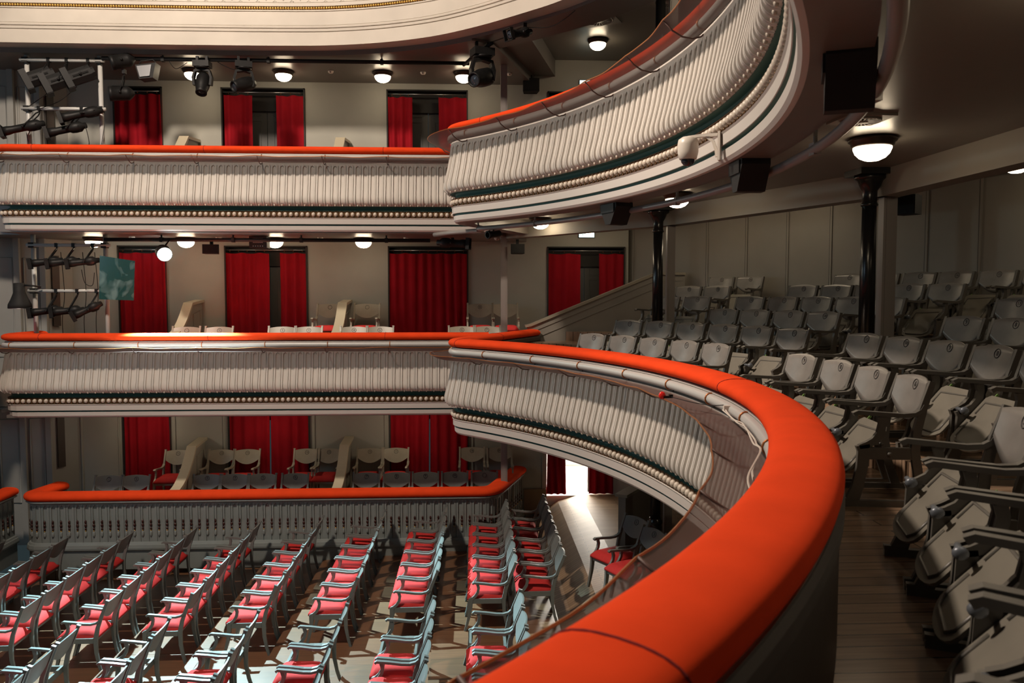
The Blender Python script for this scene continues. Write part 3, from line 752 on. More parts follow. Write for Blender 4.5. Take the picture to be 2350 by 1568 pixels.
# rear curved walls
def rearwall(z0, z1, R, name, joints):
    mb = MB(); n = 80; a0, a1 = -60, 49.0; vs = []
    for i in range(n + 1):
        t = math.radians(a0 + (a1 - a0) * i / n)
        for r in (R, R + .15):
            for z in (z0, z1): vs.append((HC[0] + r * math.cos(t), HC[1] + r * math.sin(t), z))
    fs = []
    for i in range(n):
        q = i * 4
        fs += [(q, q + 1, q + 5, q + 4), (q + 2, q + 6, q + 7, q + 3), (q + 1, q + 3, q + 7, q + 5), (q, q + 4, q + 6, q + 2)]
    mb.add(vs, fs, 'wood_wall', False)
    o = struct(name, mb)
    if joints:
        mb = MB()
        for k in range(24):
            t = math.radians(47.8 - 3.68 * k); c = Vector((HC[0] + (R - .006) * math.cos(t), HC[1] + (R - .006) * math.sin(t)))
            mb.box((c.x, c.y, (z0 + z1) / 2), (.02, .035, z1 - z0), 'wood_wall', rz=t)
            c2 = Vector((HC[0] + (R - .004) * math.cos(t + .0019), HC[1] + (R - .004) * math.sin(t + .0019)))
            mb.box((c2.x, c2.y, (z0 + z1) / 2), (.014, .008, z1 - z0), 'frame', rz=t)
        mb.build('panel_battens', o)
rearwall(3.0, 6.3, 12.62, 'wall_rear', True)
rearwall(0.3, 2.62, 12.3, 'wall_rear', False)
rearwall(6.1, 9.3, 12.62, 'wall_rear', False)

# sloping partition of the middle tier
t = thing('sloping_partition', 'grey panelled partition with sloping top beside the middle tier steps', 'partition', (0.98, 14.52, 3.12))
mb = MB(); mb.slab([(0, 0, 0), (2.9, 0, 0), (2.9, 0, 1.82), (2.36, 0, 1.82), (.04, 0, .87), (0, 0, .87)], (0, .12, 0), 'wood_wall'); mb.build('panel', t)
mb = MB()
mb.bar([(-.04, .06, .885), (.06, .06, .905), (2.36, .06, 1.845), (2.9, .06, 1.845)], .20, .045, 'capwood', side=(0, 1, 0)); mb.build('cap_rail', t)
mb = MB()
for off_ in (.10, .24): mb.bar([(.12, -.006, .90 - off_), (2.36, -.006, 1.82 - off_), (2.85, -.006, 1.82 - off_)], .02, .014, 'wood_wall', side=(0, 1, 0))
mb.box((0.06, -.01, .40), (.14, .03, .8), 'wood_wall'); mb.build('trim_strip', t)
t = thing('low_partition', 'grey low partition with pale cap beside the ground tier aisle', 'partition', (2.30, 12.15, 0.62), math.atan2(.84, .55))
mb = MB(); mb.box((.9, 0, .41), (1.8, .12, .82), 'wood_wall'); mb.build('panel', t)
mb = MB(); mb.box((.9, 0, .84), (1.88, .20, .045), 'capwood'); mb.build('cap_rail', t)

# ------------------------------------------------------------------ curtains, rods
def curtain(x0, x1, z0, z1, label, y=YW - .0, folds=None, sprd=0.0, seed=0):
    rnd = random.Random(seed); wd = x1 - x0; nf = folds or max(3, int(wd / .16)); nx = nf * 8; nz = 10; vs = []
    ph = [rnd.uniform(-.5, .5) for _ in range(nf + 1)]; am = [rnd.uniform(.5, 1.1) for _ in range(nf + 1)]
    for i in range(nx + 1):
        u = i / nx; q = u * nf; a = am[int(min(q, nf))]
        for k in range(nz + 1):
            v = k / nz
            x = x0 + wd * u + sprd * (1 - v) * (u - .5) + .012 * math.sin(v * 3 + q)
            yy = y - .02 + .042 * a * math.sin(2 * PI * q + ph[int(min(q, nf))] * .8 + .5 * math.sin(v * 2.2 + i * .11)) * (0.75 + .35 * (1 - v))
            zt = z1 - (0.02 * abs(math.sin(PI * q * .5)) if k == nz else 0)
            vs.append((x, yy, z0 + (zt - z0) * v))
    mb = MB(); K = nz + 1
    mb.add(vs, [(i * K + k, (i + 1) * K + k, (i + 1) * K + k + 1, i * K + k + 1) for i in range(nx) for k in range(nz)], 'curtain', True)
    root = thing('curtain', label, 'curtain', group=None)
    mb.build('cloth', root)
    mb = MB()
    for j in range(max(3, nf)):
        x = x0 + wd * (j + .5) / max(3, nf)
        mb.tube([(x, y + .02 * math.cos(a), z1 + .035 + .02 * math.sin(a)) for a in [2 * PI * k / 8 for k in range(8)]], .0035, 'copper', 4, True)
    mb.build('hook_rings', root)
def rod(a, b, z, lab):
    t = thing('curtain_rod', lab, 'rod'); mb = MB(); mb.tube([(a + .02, YW, z), (b - .02, YW, z)], .011, 'steel', 8); mb.build('pole', t)
    for x in (a + .06, b - .06):
        mb = MB(); mb.box((x, YW + .06, z), (.02, .12, .02), 'steel'); mb.build('bracket', t)
doorlab = ['stage end doorway', 'second doorway from the stage', 'third doorway from the stage', 'doorway by the partition']
tier = ['ground', 'middle', 'top']
CU = [[(0, -6.70, -5.84, 'lone'), (1, -4.72, -3.95, 'left'), (1, -3.93, -3.19, 'right'), (2, -1.63, -0.88, 'left'), (2, -.86, -.11, 'right'), (3, 1.44, 1.80, 'left'), (3, 2.28, 2.93, 'right')],
      [(0, -6.72, -5.84, 'lone'), (1, -4.72, -3.91, 'left'), (1, -3.70, -3.19, 'right'), (2, -1.63, -.11, 'lone closed'), (3, 1.445, 2.08, 'left'), (3, 2.44, 2.93, 'right')],
      [(0, -6.72, -5.84, 'lone'), (1, -4.70, -4.15, 'left'), (1, -3.72, -3.18, 'right'), (2, -1.62, -1.15, 'left'), (2, -.66, -.11, 'right'), (3, 1.44, 1.95, 'left')]]
sd = 1
for li in range(3):
    zf = [.44, 3.14, 6.19][li]; zt = LEV[li][2] - .13
    for d_, a, b, nm in CU[li]:
        z0 = .64 if (li == 0 and d_ == 3) else zf
        curtain(a, b, z0, zt, 'red curtain, %s panel in the %s, %s tier' % (nm, doorlab[d_], tier[li]), seed=sd, sprd=.03); sd += 1
    for d_ in range(4):
        rod(OPEN[d_][0], OPEN[d_][1], zt + .05, 'thin steel curtain rod across the %s, %s tier' % (doorlab[d_], tier[li]))

# exit signs
def exit_sign(x, z, label):
    t = thing('exit_sign', label, 'sign', (x, YW, z))
    mb = MB(); mb.box((0, -.03, 0), (.32, .06, .115), 'blackp'); mb.build('housing', t)
    mb = MB(); mb.box((0, -.062, 0), (.295, .006, .092), 'exit'); mb.build('lit_panel', t)
    cu = bpy.data.curves.new('t', 'FONT'); cu.body = 'ВЫХОД'; cu.size = .075; cu.extrude = .001; cu.align_x = 'CENTER'; cu.align_y = 'CENTER'
    o = bpy.data.objects.new('t', cu); COL.objects.link(o); bpy.context.view_layer.update()
    me = bpy.data.meshes.new_from_object(o); bpy.data.objects.remove(o); me.materials.clear(); me.materials.append(M['exitt'])
    o = link('lettering', me, t, (0, -.067, 0)); o.rotation_euler = (PI / 2, 0, 0)
exit_sign(2.19, 5.735, 'lit exit sign above the doorway by the partition, middle tier')
exit_sign(2.19, 8.63, 'lit exit sign above the doorway by the partition, top tier')

# box dividers with curved front edge
def divider(x, zf, h, y0, y1, label):
    t = thing('box_divider', label, 'partition', (x, y1, zf))
    n = 14; D = y1 - y0; pts = []
    for i in range(n + 1):
        f = i / n; yy = -D + D * .62 * f; zz = .72 + (h - .72) * (f ** 2.1 if True else f); pts.append((0, yy, zz))
    pts += [(0, 0, h + .05)]
    poly = [(-.04, -D, 0)] + [(-.04, p[1], p[2]) for p in pts] + [(-.04, 0, 0)]
    mb = MB(); mb.slab(poly, (.08, 0, 0), 'divp'); mb.build('panel', t)
    mb = MB(); mb.bar([(0, p[1], p[2] + .01) for p in pts], .17, .05, 'divc', side=(1, 0, 0)); mb.build('curved_cap', t)
    mb = MB(); q = [(.045, -D * .30, .35), (.045, -.12, .35), (.045, -.12, h - .12), (.045, -D * .30, h - .18)]; mb.tube(q, .012, 'divp', 5, True)
    mb.build('panel_moulding', t)
for li, (zf, h) in enumerate(((.42, 1.33), (3.12, 1.28), (6.17, 1.24))):
    divider(-5.22, zf, h, 13.85, 15.48, 'cream divider with curved front edge, nearer the stage, %s tier' % tier[li])
    divider(-2.42, zf, h, 13.85, 15.48, 'cream divider with curved front edge, nearer the partition, %s tier' % tier[li])
# ------------------------------------------------------------------ chair numbers
NUMC = {}
def digits_mesh(txt, size):
    cu = bpy.data.curves.new('t', 'FONT'); cu.body = txt; cu.size = size; cu.extrude = .0008; cu.align_x = 'CENTER'; cu.align_y = 'CENTER'
    o = bpy.data.objects.new('t', cu); COL.objects.link(o); bpy.context.view_layer.update()
    me = bpy.data.meshes.new_from_object(o); bpy.data.objects.remove(o)
    return [tuple(v.co) for v in me.vertices], [tuple(p.vertices) for p in me.polygons]
def number_mesh(n, loc, lean, matn='number', r=.037):
    key = (n, loc)
    if key in NUMC: return NUMC[key]
    mb = MB(); mb.X = Matrix.Translation(loc) @ Matrix.Rotation(PI / 2 + lean, 4, 'X')
    ring = [(r * math.cos(a), r * math.sin(a), 0) for a in [2 * PI * k / 20 for k in range(20)]]
    mb.tube(ring, .0028, matn, 4, True)
    if n:
        v, f = digits_mesh(str(n), .052 if n < 10 else .042); mb.add(v, f, matn)
    NUMC[key] = mb.mesh('seat_number'); return NUMC[key]

# ------------------------------------------------------------------ wooden armchair (local front = -y, origin at the rear feet)
def armchair_meshes(cm, cush):
    R = {}
    def rear(sx):
        mb = MB(); mb.bar([(sx, 0, 0), (sx, -.03, .10), (sx, -.058, .25), (sx, -.062, .42), (sx, -.035, .56), (sx, .022, .72), (sx, .098, .905)], .03, .042, cm, ths=[.034, .036, .042, .052, .045, .040, .034])
        mb.box((sx, .10, .908), (.036, .045, .018), cm, rx=-.35); return mb.mesh('rear_leg')
    def front(sx):
        mb = MB(); mb.bar([(sx, -.575, 0), (sx, -.545, .10), (sx, -.515, .22), (sx, -.50, .34), (sx, -.50, .43)], .034, .045, cm, ths=[.030, .034, .042, .052, .056]); return mb.mesh('front_leg')
    def arm(sx):
        mb = MB()
        mb.bar([(sx, .0, .665), (sx, -.045, .628), (sx, -.11, .612), (sx, -.20, .615), (sx, -.32, .632), (sx, -.455, .645), (sx, -.475, .63)], .042, .026, cm)
        mb.bar([(sx, -.515, .42), (sx, -.475, .435), (sx, -.435, .47), (sx, -.405, .52), (sx, -.395, .575), (sx, -.41, .63)], .030, .036, cm)
        return mb.mesh('armrest')
    W = .235
    R['parts'] = [('front_leg', front(-W)), ('front_leg', front(W)), ('rear_leg', rear(-W)), ('rear_leg', rear(W)), ('armrest', arm(-W)), ('armrest', arm(W))]
    mb = MB()
    mb.box((0, -.50, .40), (W * 2, .028, .07), cm); mb.box((0, -.10, .40), (W * 2, .028, .07), cm)
    for s in (-1, 1): mb.box((s * W, -.30, .40), (.026, .42, .065), cm)
    R['frame'] = ('seat_frame', mb.mesh('seat_frame'))
    mb = MB(); nx, ny = 10, 8; vs = []
    def cush_pt(i, j, top):
        u = -1 + 2 * i / nx; v = -1 + 2 * j / ny
        e = (1 - abs(u) ** 6) * (1 - abs(v) ** 6)
        return (u * .232 * (1 - .03 * (v > 0) * v), -.300 + v * .245, (.440 + .072 * e ** .45) if top else .412)
    for top in (1, 0):
        for i in range(nx + 1):
            for j in range(ny + 1): vs.append(cush_pt(i, j, top))
    K = ny + 1; B = (nx + 1) * K; fs = []
    for i in range(nx):
        for j in range(ny):
            a = i * K + j; fs.append((a, a + K, a + K + 1, a + 1)); fs.append((B + a, B + a + 1, B + a + K + 1, B + a + K))
    for i in range(nx): fs.append((i * K, B + i * K, B + (i + 1) * K, (i + 1) * K)); fs.append((i * K + ny, (i + 1) * K + ny, B + (i + 1) * K + ny, B + i * K + ny))
    for j in range(ny): fs.append((j, j + 1, B + j + 1, B + j)); fs.append((nx * K + j, B + nx * K + j, B + nx * K + j + 1, nx * K + j + 1))
    mb.add(vs, fs, cush, True); R['cushion'] = ('seat_cushion', mb.mesh('seat_cushion'))
    # backrest: bowed panel, arched top and deep curved lower edge
    mb = MB(); nx, nz = 12, 5; vs = []
    for side in (0, 1):
        for i in range(nx + 1):
            u = -1 + 2 * i / nx
            zt = .885 + .022 * (1 - u * u); zb_ = .735 - .095 * (1 - abs(u) ** 2.0)
            for k in range(nz + 1):
                z = zb_ + (zt - zb_) * k / nz
                yl = .022 + (z - .72) * .41
                vs.append((u * (W - .012), yl - .009 + .022 * (1 - u * u) + side * .018, z))
    K = nz + 1; B = (nx + 1) * K; fs = []
    for i in range(nx):
        for k in range(nz):
            a = i * K + k; fs.append((a, a + K, a + K + 1, a + 1)); fs.append((B + a, B + a + 1, B + a + K + 1, B + a + K))
        a = i * K; fs.append((a, B + a, B + a + K, a + K)); a = i * K + nz; fs.append((a, a + K, B + a + K, B + a))
    mb.add(vs, fs, cm, False); R['back'] = ('backrest', mb.mesh('backrest'))
    return R
AC = armchair_meshes('chair', 'seatred'); ACC = armchair_meshes('chairc', 'seatred')
def armchair(x, y, z, rz, label, group, kit=AC, cushion=True, num=None):
    t = thing('armchair', label, 'chair', (x, y, z), rz, group)
    for nm, me in kit['parts']: link(nm, me, t)
    link(kit['frame'][0], kit['frame'][1], t)
    if cushion: link('seat_cushion', kit['cushion'][1], t)
    bk = link('backrest', kit['back'][1], t)
    if num is not None: link('seat_number', number_mesh(num, (0, .0815, .842), -.39), bk)
    return t

# stalls
rows = [(1.13, 10.62, .20, 'first'), (.481, 10.55, .14, 'second'), (-.548, 10.46, .08, 'third'), (-1.577, 10.42, .02, 'fourth'), (-2.606, 10.35, -.04, 'fifth'),
        (-3.635, 10.28, -.10, 'sixth'), (-4.664, 10.25, -.16, 'seventh'), (-5.693, 10.22, -.22, 'eighth'), (-6.722, 10.2, -.28, 'ninth'), (-7.751, 10.2, -.34, 'tenth')]
for ri, (xe, y0, zf, nm) in enumerate(rows):
    for k in range(6):
        pos = 5 - k; y = y0 + .55 * k + .004 * math.sin(ri * 3 + k * 5)
        if ri == 9 and k < 3: continue
        armchair(xe - .03, y, zf, -PI / 2 + random.uniform(-.012, .012), 'grey stalls armchair with red seat, %s from the box wall, %s row from the aisle' % (ORD[pos], nm), 'stalls armchairs of the far block')
    if ri == 0 or ri > 7: continue
    for k in range(4):
        y = 9.10 - .04 * (ri - 2) * .4 - .55 * k
        kk = k == 0
        armchair(xe - .03, y, zf, -PI / 2 + random.uniform(-.012, .012),
                 ('grey stalls armchair without seat cushion, at the cross aisle, %s row from the aisle' % nm) if kk else
                 ('grey stalls armchair with red seat, %s behind the cross aisle, %s row from the aisle' % (ORD[k - 1], nm)),
                 'stalls armchairs of the near block', cushion=not kk)

# ground tier boxes: chairs face the hall (front = -y)
F1 = [(-6.569, 1), (-6.085, 2), (-4.828, 3), (-4.331, 4), (-3.831, 5), (-3.252, 6), (-1.964, 7), (-1.417, 8), (-.892, 9), (-.357, 10), (.188, None)]
for i, (x, n) in enumerate(F1):
    armchair(x, 14.42, .42, 0, 'grey armchair %s, front row of the boxes, %s from the stage' % ('numbered %d' % n if n else 'without a readable number', ORD[i]), 'armchairs in the front row of the ground tier boxes', num=n if n else 0)
F2 = [(-5.62, 11), (-4.806, 12), (-4.321, 13), (-3.199, 14), (-2.78, 15), (-2.0, 16), (-1.5, 17), (-.042, 18), (.49, 19)]
for i, (x, n) in enumerate(F2):
    armchair(x, 15.20, .72, 0, 'cream box armchair numbered %d, back row of the ground tier boxes by the wall' % n, 'armchairs in the back row of the ground tier boxes', kit=ACC, num=n)
S1 = [(-5.036, None), (-4.47, 1), (-3.375, 2), (-2.915, 3), (-2.12, 4), (-1.664, 5), (-.21, 6), (.235, 7)]
for i, (x, n) in enumerate(S1):
    armchair(x, 14.15, 3.11, 0, 'cream armchair at the middle side gallery rail, %s from the stage%s' % (ORD[i], ', numbered %d' % n if n else ''), 'armchairs behind the middle side gallery rail', kit=ACC, num=n if n else 0)
S2 = [(-2.72, 0), (-2.02, 0), (.12, 8), (.60, 9)]
for i, (x, n) in enumerate(S2):
    armchair(x, 15.18, 3.50, 0, 'cream armchair against the middle side gallery wall, %s' % ['left of the divider', 'right of the divider', 'numbered 8, left of the slim post', 'behind the slim post'][i], 'armchairs against the middle side gallery wall', kit=ACC, num=n)
# ground tier rear chairs seen through and beside the net
for k, (R_, a, lb) in enumerate(((8.72, 30.6, 'beside the low partition'), (8.55, 27.0, 'behind the net, nearer the partition'), (8.55, 22.6, 'behind the net, farther from the partition'), (9.6, 24.5, 'behind the net, second row'))):
    t_ = math.radians(a)
    armchair(HC[0] + R_ * math.cos(t_), HC[1] + R_ * math.sin(t_), .62, t_ - PI / 2, 'dark red-seated armchair on the ground tier aisle, %s' % lb, 'armchairs at the back of the ground tier', num=1 + k)

# ------------------------------------------------------------------ tip-up theatre seat (local front = -y)
def tip_meshes():
    W = .252; R = []
    def side(sx):
        mb = MB(); w_ = .032
        mb.box((sx, -.15, .022), (.036, .60, .044), 'fold')
        mb.box((sx, -.435, .05), (.036, .035, .02), 'fold')
        mb.bar([(sx, -.385, .03), (sx, -.35, .14), (sx, -.325, .28), (sx, -.315, .40), (sx, -.325, .445)], w_, .06, 'fold', ths=[.085, .07, .068, .078, .085])
        mb.bar([(sx, -.345, .432), (sx, -.30, .445), (sx, -.25, .475), (sx, -.215, .53), (sx, -.205, .60), (sx, -.215, .655)], w_, .045, 'fold', ths=[.03, .045, .052, .05, .045, .05])
        mb.bar([(sx, .085, .03), (sx, .03, .20), (sx, .0, .40), (sx, .01, .55), (sx, .045, .72), (sx, .095, .905)], w_, .05, 'fold', ths=[.06, .055, .055, .052, .045, .036])
        mb.box((sx, -.16, .385), (.026, .32, .085), 'fold')
        mb.lathe([(.014, -.008), (.014, .008)], 'fold', 10, (sx + (.02 if sx > 0 else -.02), -.16, .385), Matrix.Rotation(PI / 2, 3, 'Y'))
        return mb.mesh('side_frame')
    def arm(sx):
        mb = MB()
        mb.bar([(sx, .055, .735), (sx, .035, .695), (sx, -.005, .668), (sx, -.08, .660), (sx, -.20, .668), (sx, -.36, .680), (sx, -.385, .665)], .044, .03, 'fold'); return mb.mesh('armrest')
    R += [('side_frame', side(-W)), ('side_frame', side(W)), ('armrest', arm(-W)), ('armrest', arm(W))]
    mb = MB(); nx, nz = 12, 6; vs = []
    for s in (0, 1):
        for i in range(nx + 1):
            u = -1 + 2 * i / nx; zt = .895 + .028 * (1 - u * u); zb_ = .735 - .14 * (1 - u * u)
            for k in range(nz + 1):
                z = zb_ + (zt - zb_) * k / nz; yl = .05 + (z - .73) * .25
                vs.append((u * (W - .018), yl + .038 * (1 - u * u) + s * .012 - .02, z))
    K = nz + 1; B = (nx + 1) * K; fs = []
    for i in range(nx):
        for k in range(nz):
            a = i * K + k; fs.append((a, a + K, a + K + 1, a + 1)); fs.append((B + a, B + a + 1, B + a + K + 1, B + a + K))
        a = i * K; fs.append((a, B + a, B + a + K, a + K)); a = i * K + nz; fs.append((a, a + K, B + a + K, B + a))
    mb.add(vs, fs, 'foldb', True); R.append(('backrest', mb.mesh('backrest')))
    # tipped-up ply seat with a slot near both ends, seen on edge
    mb = MB(); L_ = .235; w_ = .225
    def pl(poly, m, t=.016): mb.slab([(x, y, 0) for x, y in poly], (0, 0, t), m)
    mb.X = Matrix.Translation((0, -.29, .375)) @ Matrix.Rotation(math.radians(53), 4, 'X')
    n = 10; rnd_ = [(-w_ * math.cos(PI * k / n) * 1.0, -L_ + .09 - .09 * math.sin(PI * k / n)) for k in range(n + 1)]
    pl(rnd_ + [(w_, L_ - .03), (w_ - .04, L_), (-w_ + .04, L_), (-w_, L_ - .03)], 'folds')
    mb.tube([(-w_ + .05, -.02, .017), (-w_ + .05, -L_ + .09, .017), (-w_ + .10, -L_ + .05, .017), (w_ - .10, -L_ + .05, .017), (w_ - .05, -L_ + .09, .017), (w_ - .05, -.02, .017)], .009, 'fold', 6)
    mb.tube([(-w_ + .05, .06, .017), (-w_ + .05, L_ - .07, .017), (w_ - .06, L_ - .05, .017), (w_ - .06, L_ - .16, .017)], .008, 'fold', 6)
    mb.box((0, -L_ * .2, -.016), (w_ * 1.9, .05, .02), 'fold')
    mb.X = Matrix.Identity(4); R.append(('tip_up_seat', mb.mesh('tip_up_seat')))
    mb = MB(); mb.tube([(-W, -.20, .45), (W, -.20, .45)], .011, 'fold', 8)
    for s in (-1,): mb.lathe([(.014, -.05), (.014, .05)], 'bolt', 10, (s * (W - .05), -.35, .46), Matrix.Rotation(PI / 2, 3, 'Y')); mb.lathe([(.014, -.018), (.026, -.012), (.030, 0), (.026, .012), (.014, .018)], 'bolt', 14, (s * (W - .10), -.35, .46), Matrix.Rotation(PI / 2, 3, 'Y'))
    R.append(('pivot_bolt', mb.mesh('pivot_bolt')))
    mb = MB(); mb.box((-.20, -.13, .555), (.008, .06, .016), 'green', rx=.92); R.append(('green_sticker', mb.mesh('green_sticker')))
    return R
TIP = tip_meshes()
for _n, _me in TIP:
    for v in _me.vertices: v.co.z *= .893
ROWN = ['front', 'second', 'third', 'fourth', 'fifth', 'sixth']
SEATS = {0: [(14, 33.23), (13, 28.99), (12, 24.85), (11, 20.55), (10, 16.35), (9, 5.48), (8, 1.12), (7, -3.0), (6, -7.3), (5, -18.2), (4, -22.4), (3, -26.6), (2, -30.8), (1, -35.0)],
         1: [(17, 34.02), (16, 30.19), (15, 26.36), (14, 22.48), (13, 18.69), (12, 14.78), (11, 7.42), (10, 3.7), (9, -.12), (8, -3.96), (7, -7.8), (6, -17.0), (5, -20.8)],
         2: [(13, 27.74), (12, 24.41), (11, 20.95), (10, 17.58), (9, 5.55), (8, 1.98), (7, -1.5), (6, -5.0)],
         3: [(20, 37.9), (19, 34.64), (18, 29.15), (17, 25.95), (16, 22.8), (15, 19.66), (14, 16.66), (13, 7.15), (12, 4.0)],
         4: [(19, 38.7), (18, 35.83), (17, 27.75), (16, 24.77), (15, 21.94), (14, 19.05), (13, 16.16)],
         5: [(21, 38.2), (20, 35.5), (19, 26.9), (18, 24.19), (17, 21.46), (16, 18.86), (15, 16.07), (14, 13.3)]}
for r, lst in SEATS.items():
    Rr = 8.3 + .8 * r; zf = FR1 + STEP * r
    for n, a in lst:
        t_ = math.radians(a)
        t = thing('theatre_seat', 'grey tip-up theatre seat numbered %d in the %s row of the middle tier' % (n, ROWN[r]), 'seat', (HC[0] + (Rr - .045) * math.cos(t_), HC[1] + (Rr - .045) * math.sin(t_), zf), t_ - PI / 2, 'tip-up seats of the middle tier horseshoe')
        own = {}
        for nm, me in TIP: own[nm] = link(nm, me, own['tip_up_seat'] if nm == 'green_sticker' else t)
        link('seat_number', number_mesh(n, (0, .0965, .765), -.27, r=.034), own['backrest'])

# ------------------------------------------------------------------ ceiling lamps
def lamp_meshes():
    a = MB(); a.lathe([(.165, 0), (.185, -.012), (.18, -.03), (.165, -.038), (.16, -.062), (.145, -.075), (.13, -.075)], 'bronze', 28)
    b = MB(); b.lathe([(.145, -.072), (.143, -.09), (.128, -.125), (.098, -.155), (.055, -.175), (.004, -.182)], 'bowl', 24, capped=False)
    return a.mesh('rim'), b.mesh('glass_bowl')
LR, LB = lamp_meshes()
LAMPS = [(-6.75, 14.6, 5.60, 'middle side gallery ceiling lamp, behind the lighting frame'), (-5.14, 14.6, 5.60, 'middle side gallery ceiling lamp beside the bright stage lantern'), (-3.57, 14.6, 5.60, 'middle side gallery ceiling lamp above the second doorway'),
         (-1.98, 14.55, 5.60, 'middle side gallery ceiling lamp between second and third doorways'), (1.09, 13.05, 5.83, 'middle tier ceiling lamp near the exit sign'), (2.50, 9.75, 5.83, 'middle tier ceiling lamp near the farther iron column'),
         (3.16, 6.25, 5.83, 'large middle tier ceiling lamp near the nearer iron column'), (6.05, 8.7, 6.12, 'ceiling lamp beyond the beam at the right edge'), (2.45, 2.9, 5.83, 'middle tier ceiling lamp above the camera, out of view'),
         (5.5, 4.2, 6.12, 'ceiling lamp beyond the beam, out of view'), (2.1, 14.45, 5.86, 'added hidden ceiling lamp behind the beam, lighting the exit sign wall'), (3.7, 13.3, 5.98, 'added hidden ceiling lamp behind the beam, lighting the panelled rear wall'), (4.6, 12.2, 6.12, 'ceiling lamp beyond the beam over the rear rows'),  # the two lamps behind the beam are added, unseen, to brighten the walls
         (-5.0, 14.75, 8.59, 'top tier ceiling lamp partly behind the hanging moving head'), (-3.40, 14.75, 8.59, 'top tier ceiling lamp above the second doorway'), (-1.63, 14.75, 8.59, 'top tier ceiling lamp between second and third doorways'),
         (-.17, 14.7, 8.59, 'top tier ceiling lamp left of the big moving head'), (2.20, 14.25, 9.07, 'top tier ceiling lamp on the raised ceiling by the round vent'), (3.2, 10.5, 9.07, 'top tier ceiling lamp hidden above the curved balcony'),
         (-3.9, 14.6, 2.56, 'ground tier box ceiling lamp above the second doorway'), (-1.2, 14.6, 2.56, 'ground tier box ceiling lamp above the third doorway'), (-6.2, 14.6, 2.56, 'ground tier box ceiling lamp near the stage'),
         (3.6, 9.6, 2.56, 'ground tier ceiling lamp below the middle tier')]
for x, y, z, lb in LAMPS:
    t = thing('ceiling_lamp', lb, 'lamp', (x, y, z), 0, 'round opal ceiling lamps'); link('rim', LR, t); link('glass_bowl', LB, t)

# smoke detectors, vents
def detector(x, y, z, lb):
    t = thing('smoke_detector', lb, 'detector', (x, y, z)); mb = MB(); mb.lathe([(.05, 0), (.05, -.02), (.035, -.04), (.01, -.045)], 'white', 14); mb.build('base', t)
    mb = MB(); mb.box((0, 0, -.03), (.012, .104, .02), 'blackp'); mb.build('slot_band', t)
for i, (u, z) in enumerate(((-2.55, 8.59), (-.90, 8.59), (.66, 8.59))): detector(u, 14.7, z, 'round smoke detector on the top tier ceiling, %s' % ['left of three', 'middle of three', 'right of three, beside the slim post'][i])
for i, (u, z) in enumerate(((-6.0, 5.60), (-4.5, 5.60), (-2.72, 5.60), (-1.2, 5.60), (.42, 5.60))): detector(u, 14.4, z, 'small smoke detector on the middle side gallery ceiling, %s from the stage' % ORD[i])
def vent(x, y, z, rz, lb, s=.30):
    t = thing('air_vent', lb, 'vent', (x, y, z), rz); mb = MB()
    mb.box((0, 0, -.008), (2 * s, 2 * s, .016), 'beam'); mb.build('square_plate', t)
    mb = MB(); mb.lathe([(s * .8, -.016), (s * .8, -.03), (s * .74, -.03), (s * .74, -.018)], 'beam', 28); mb.lathe([(s * .28, -.018), (s * .28, -.034), (.01, -.036)], 'beam', 16)
    mb.lathe([(s * .74, -.0165), (s * .74, -.0175)], 'frame', 28)
    mb.build('round_grille', t); mb = MB()
    for k in range(24):
        a = 2 * PI * k / 24; mb.box((math.cos(a) * s * .51, math.sin(a) * s * .51, -.025), (s * .46, .010, .012), 'beam', rz=a)
    mb.build('vane_ring', t)
vent(2.05, 13.2, 9.07, -.5, 'round louvred air vent on the raised top ceiling by the lamp')
vent(3.00, 12.3, 9.07, -.5, 'round louvred air vent on the top ceiling behind the dark column')
vent(2.72, 5.55, 5.83, .05, 'square ceiling vent plate beside the large lamp', .17)

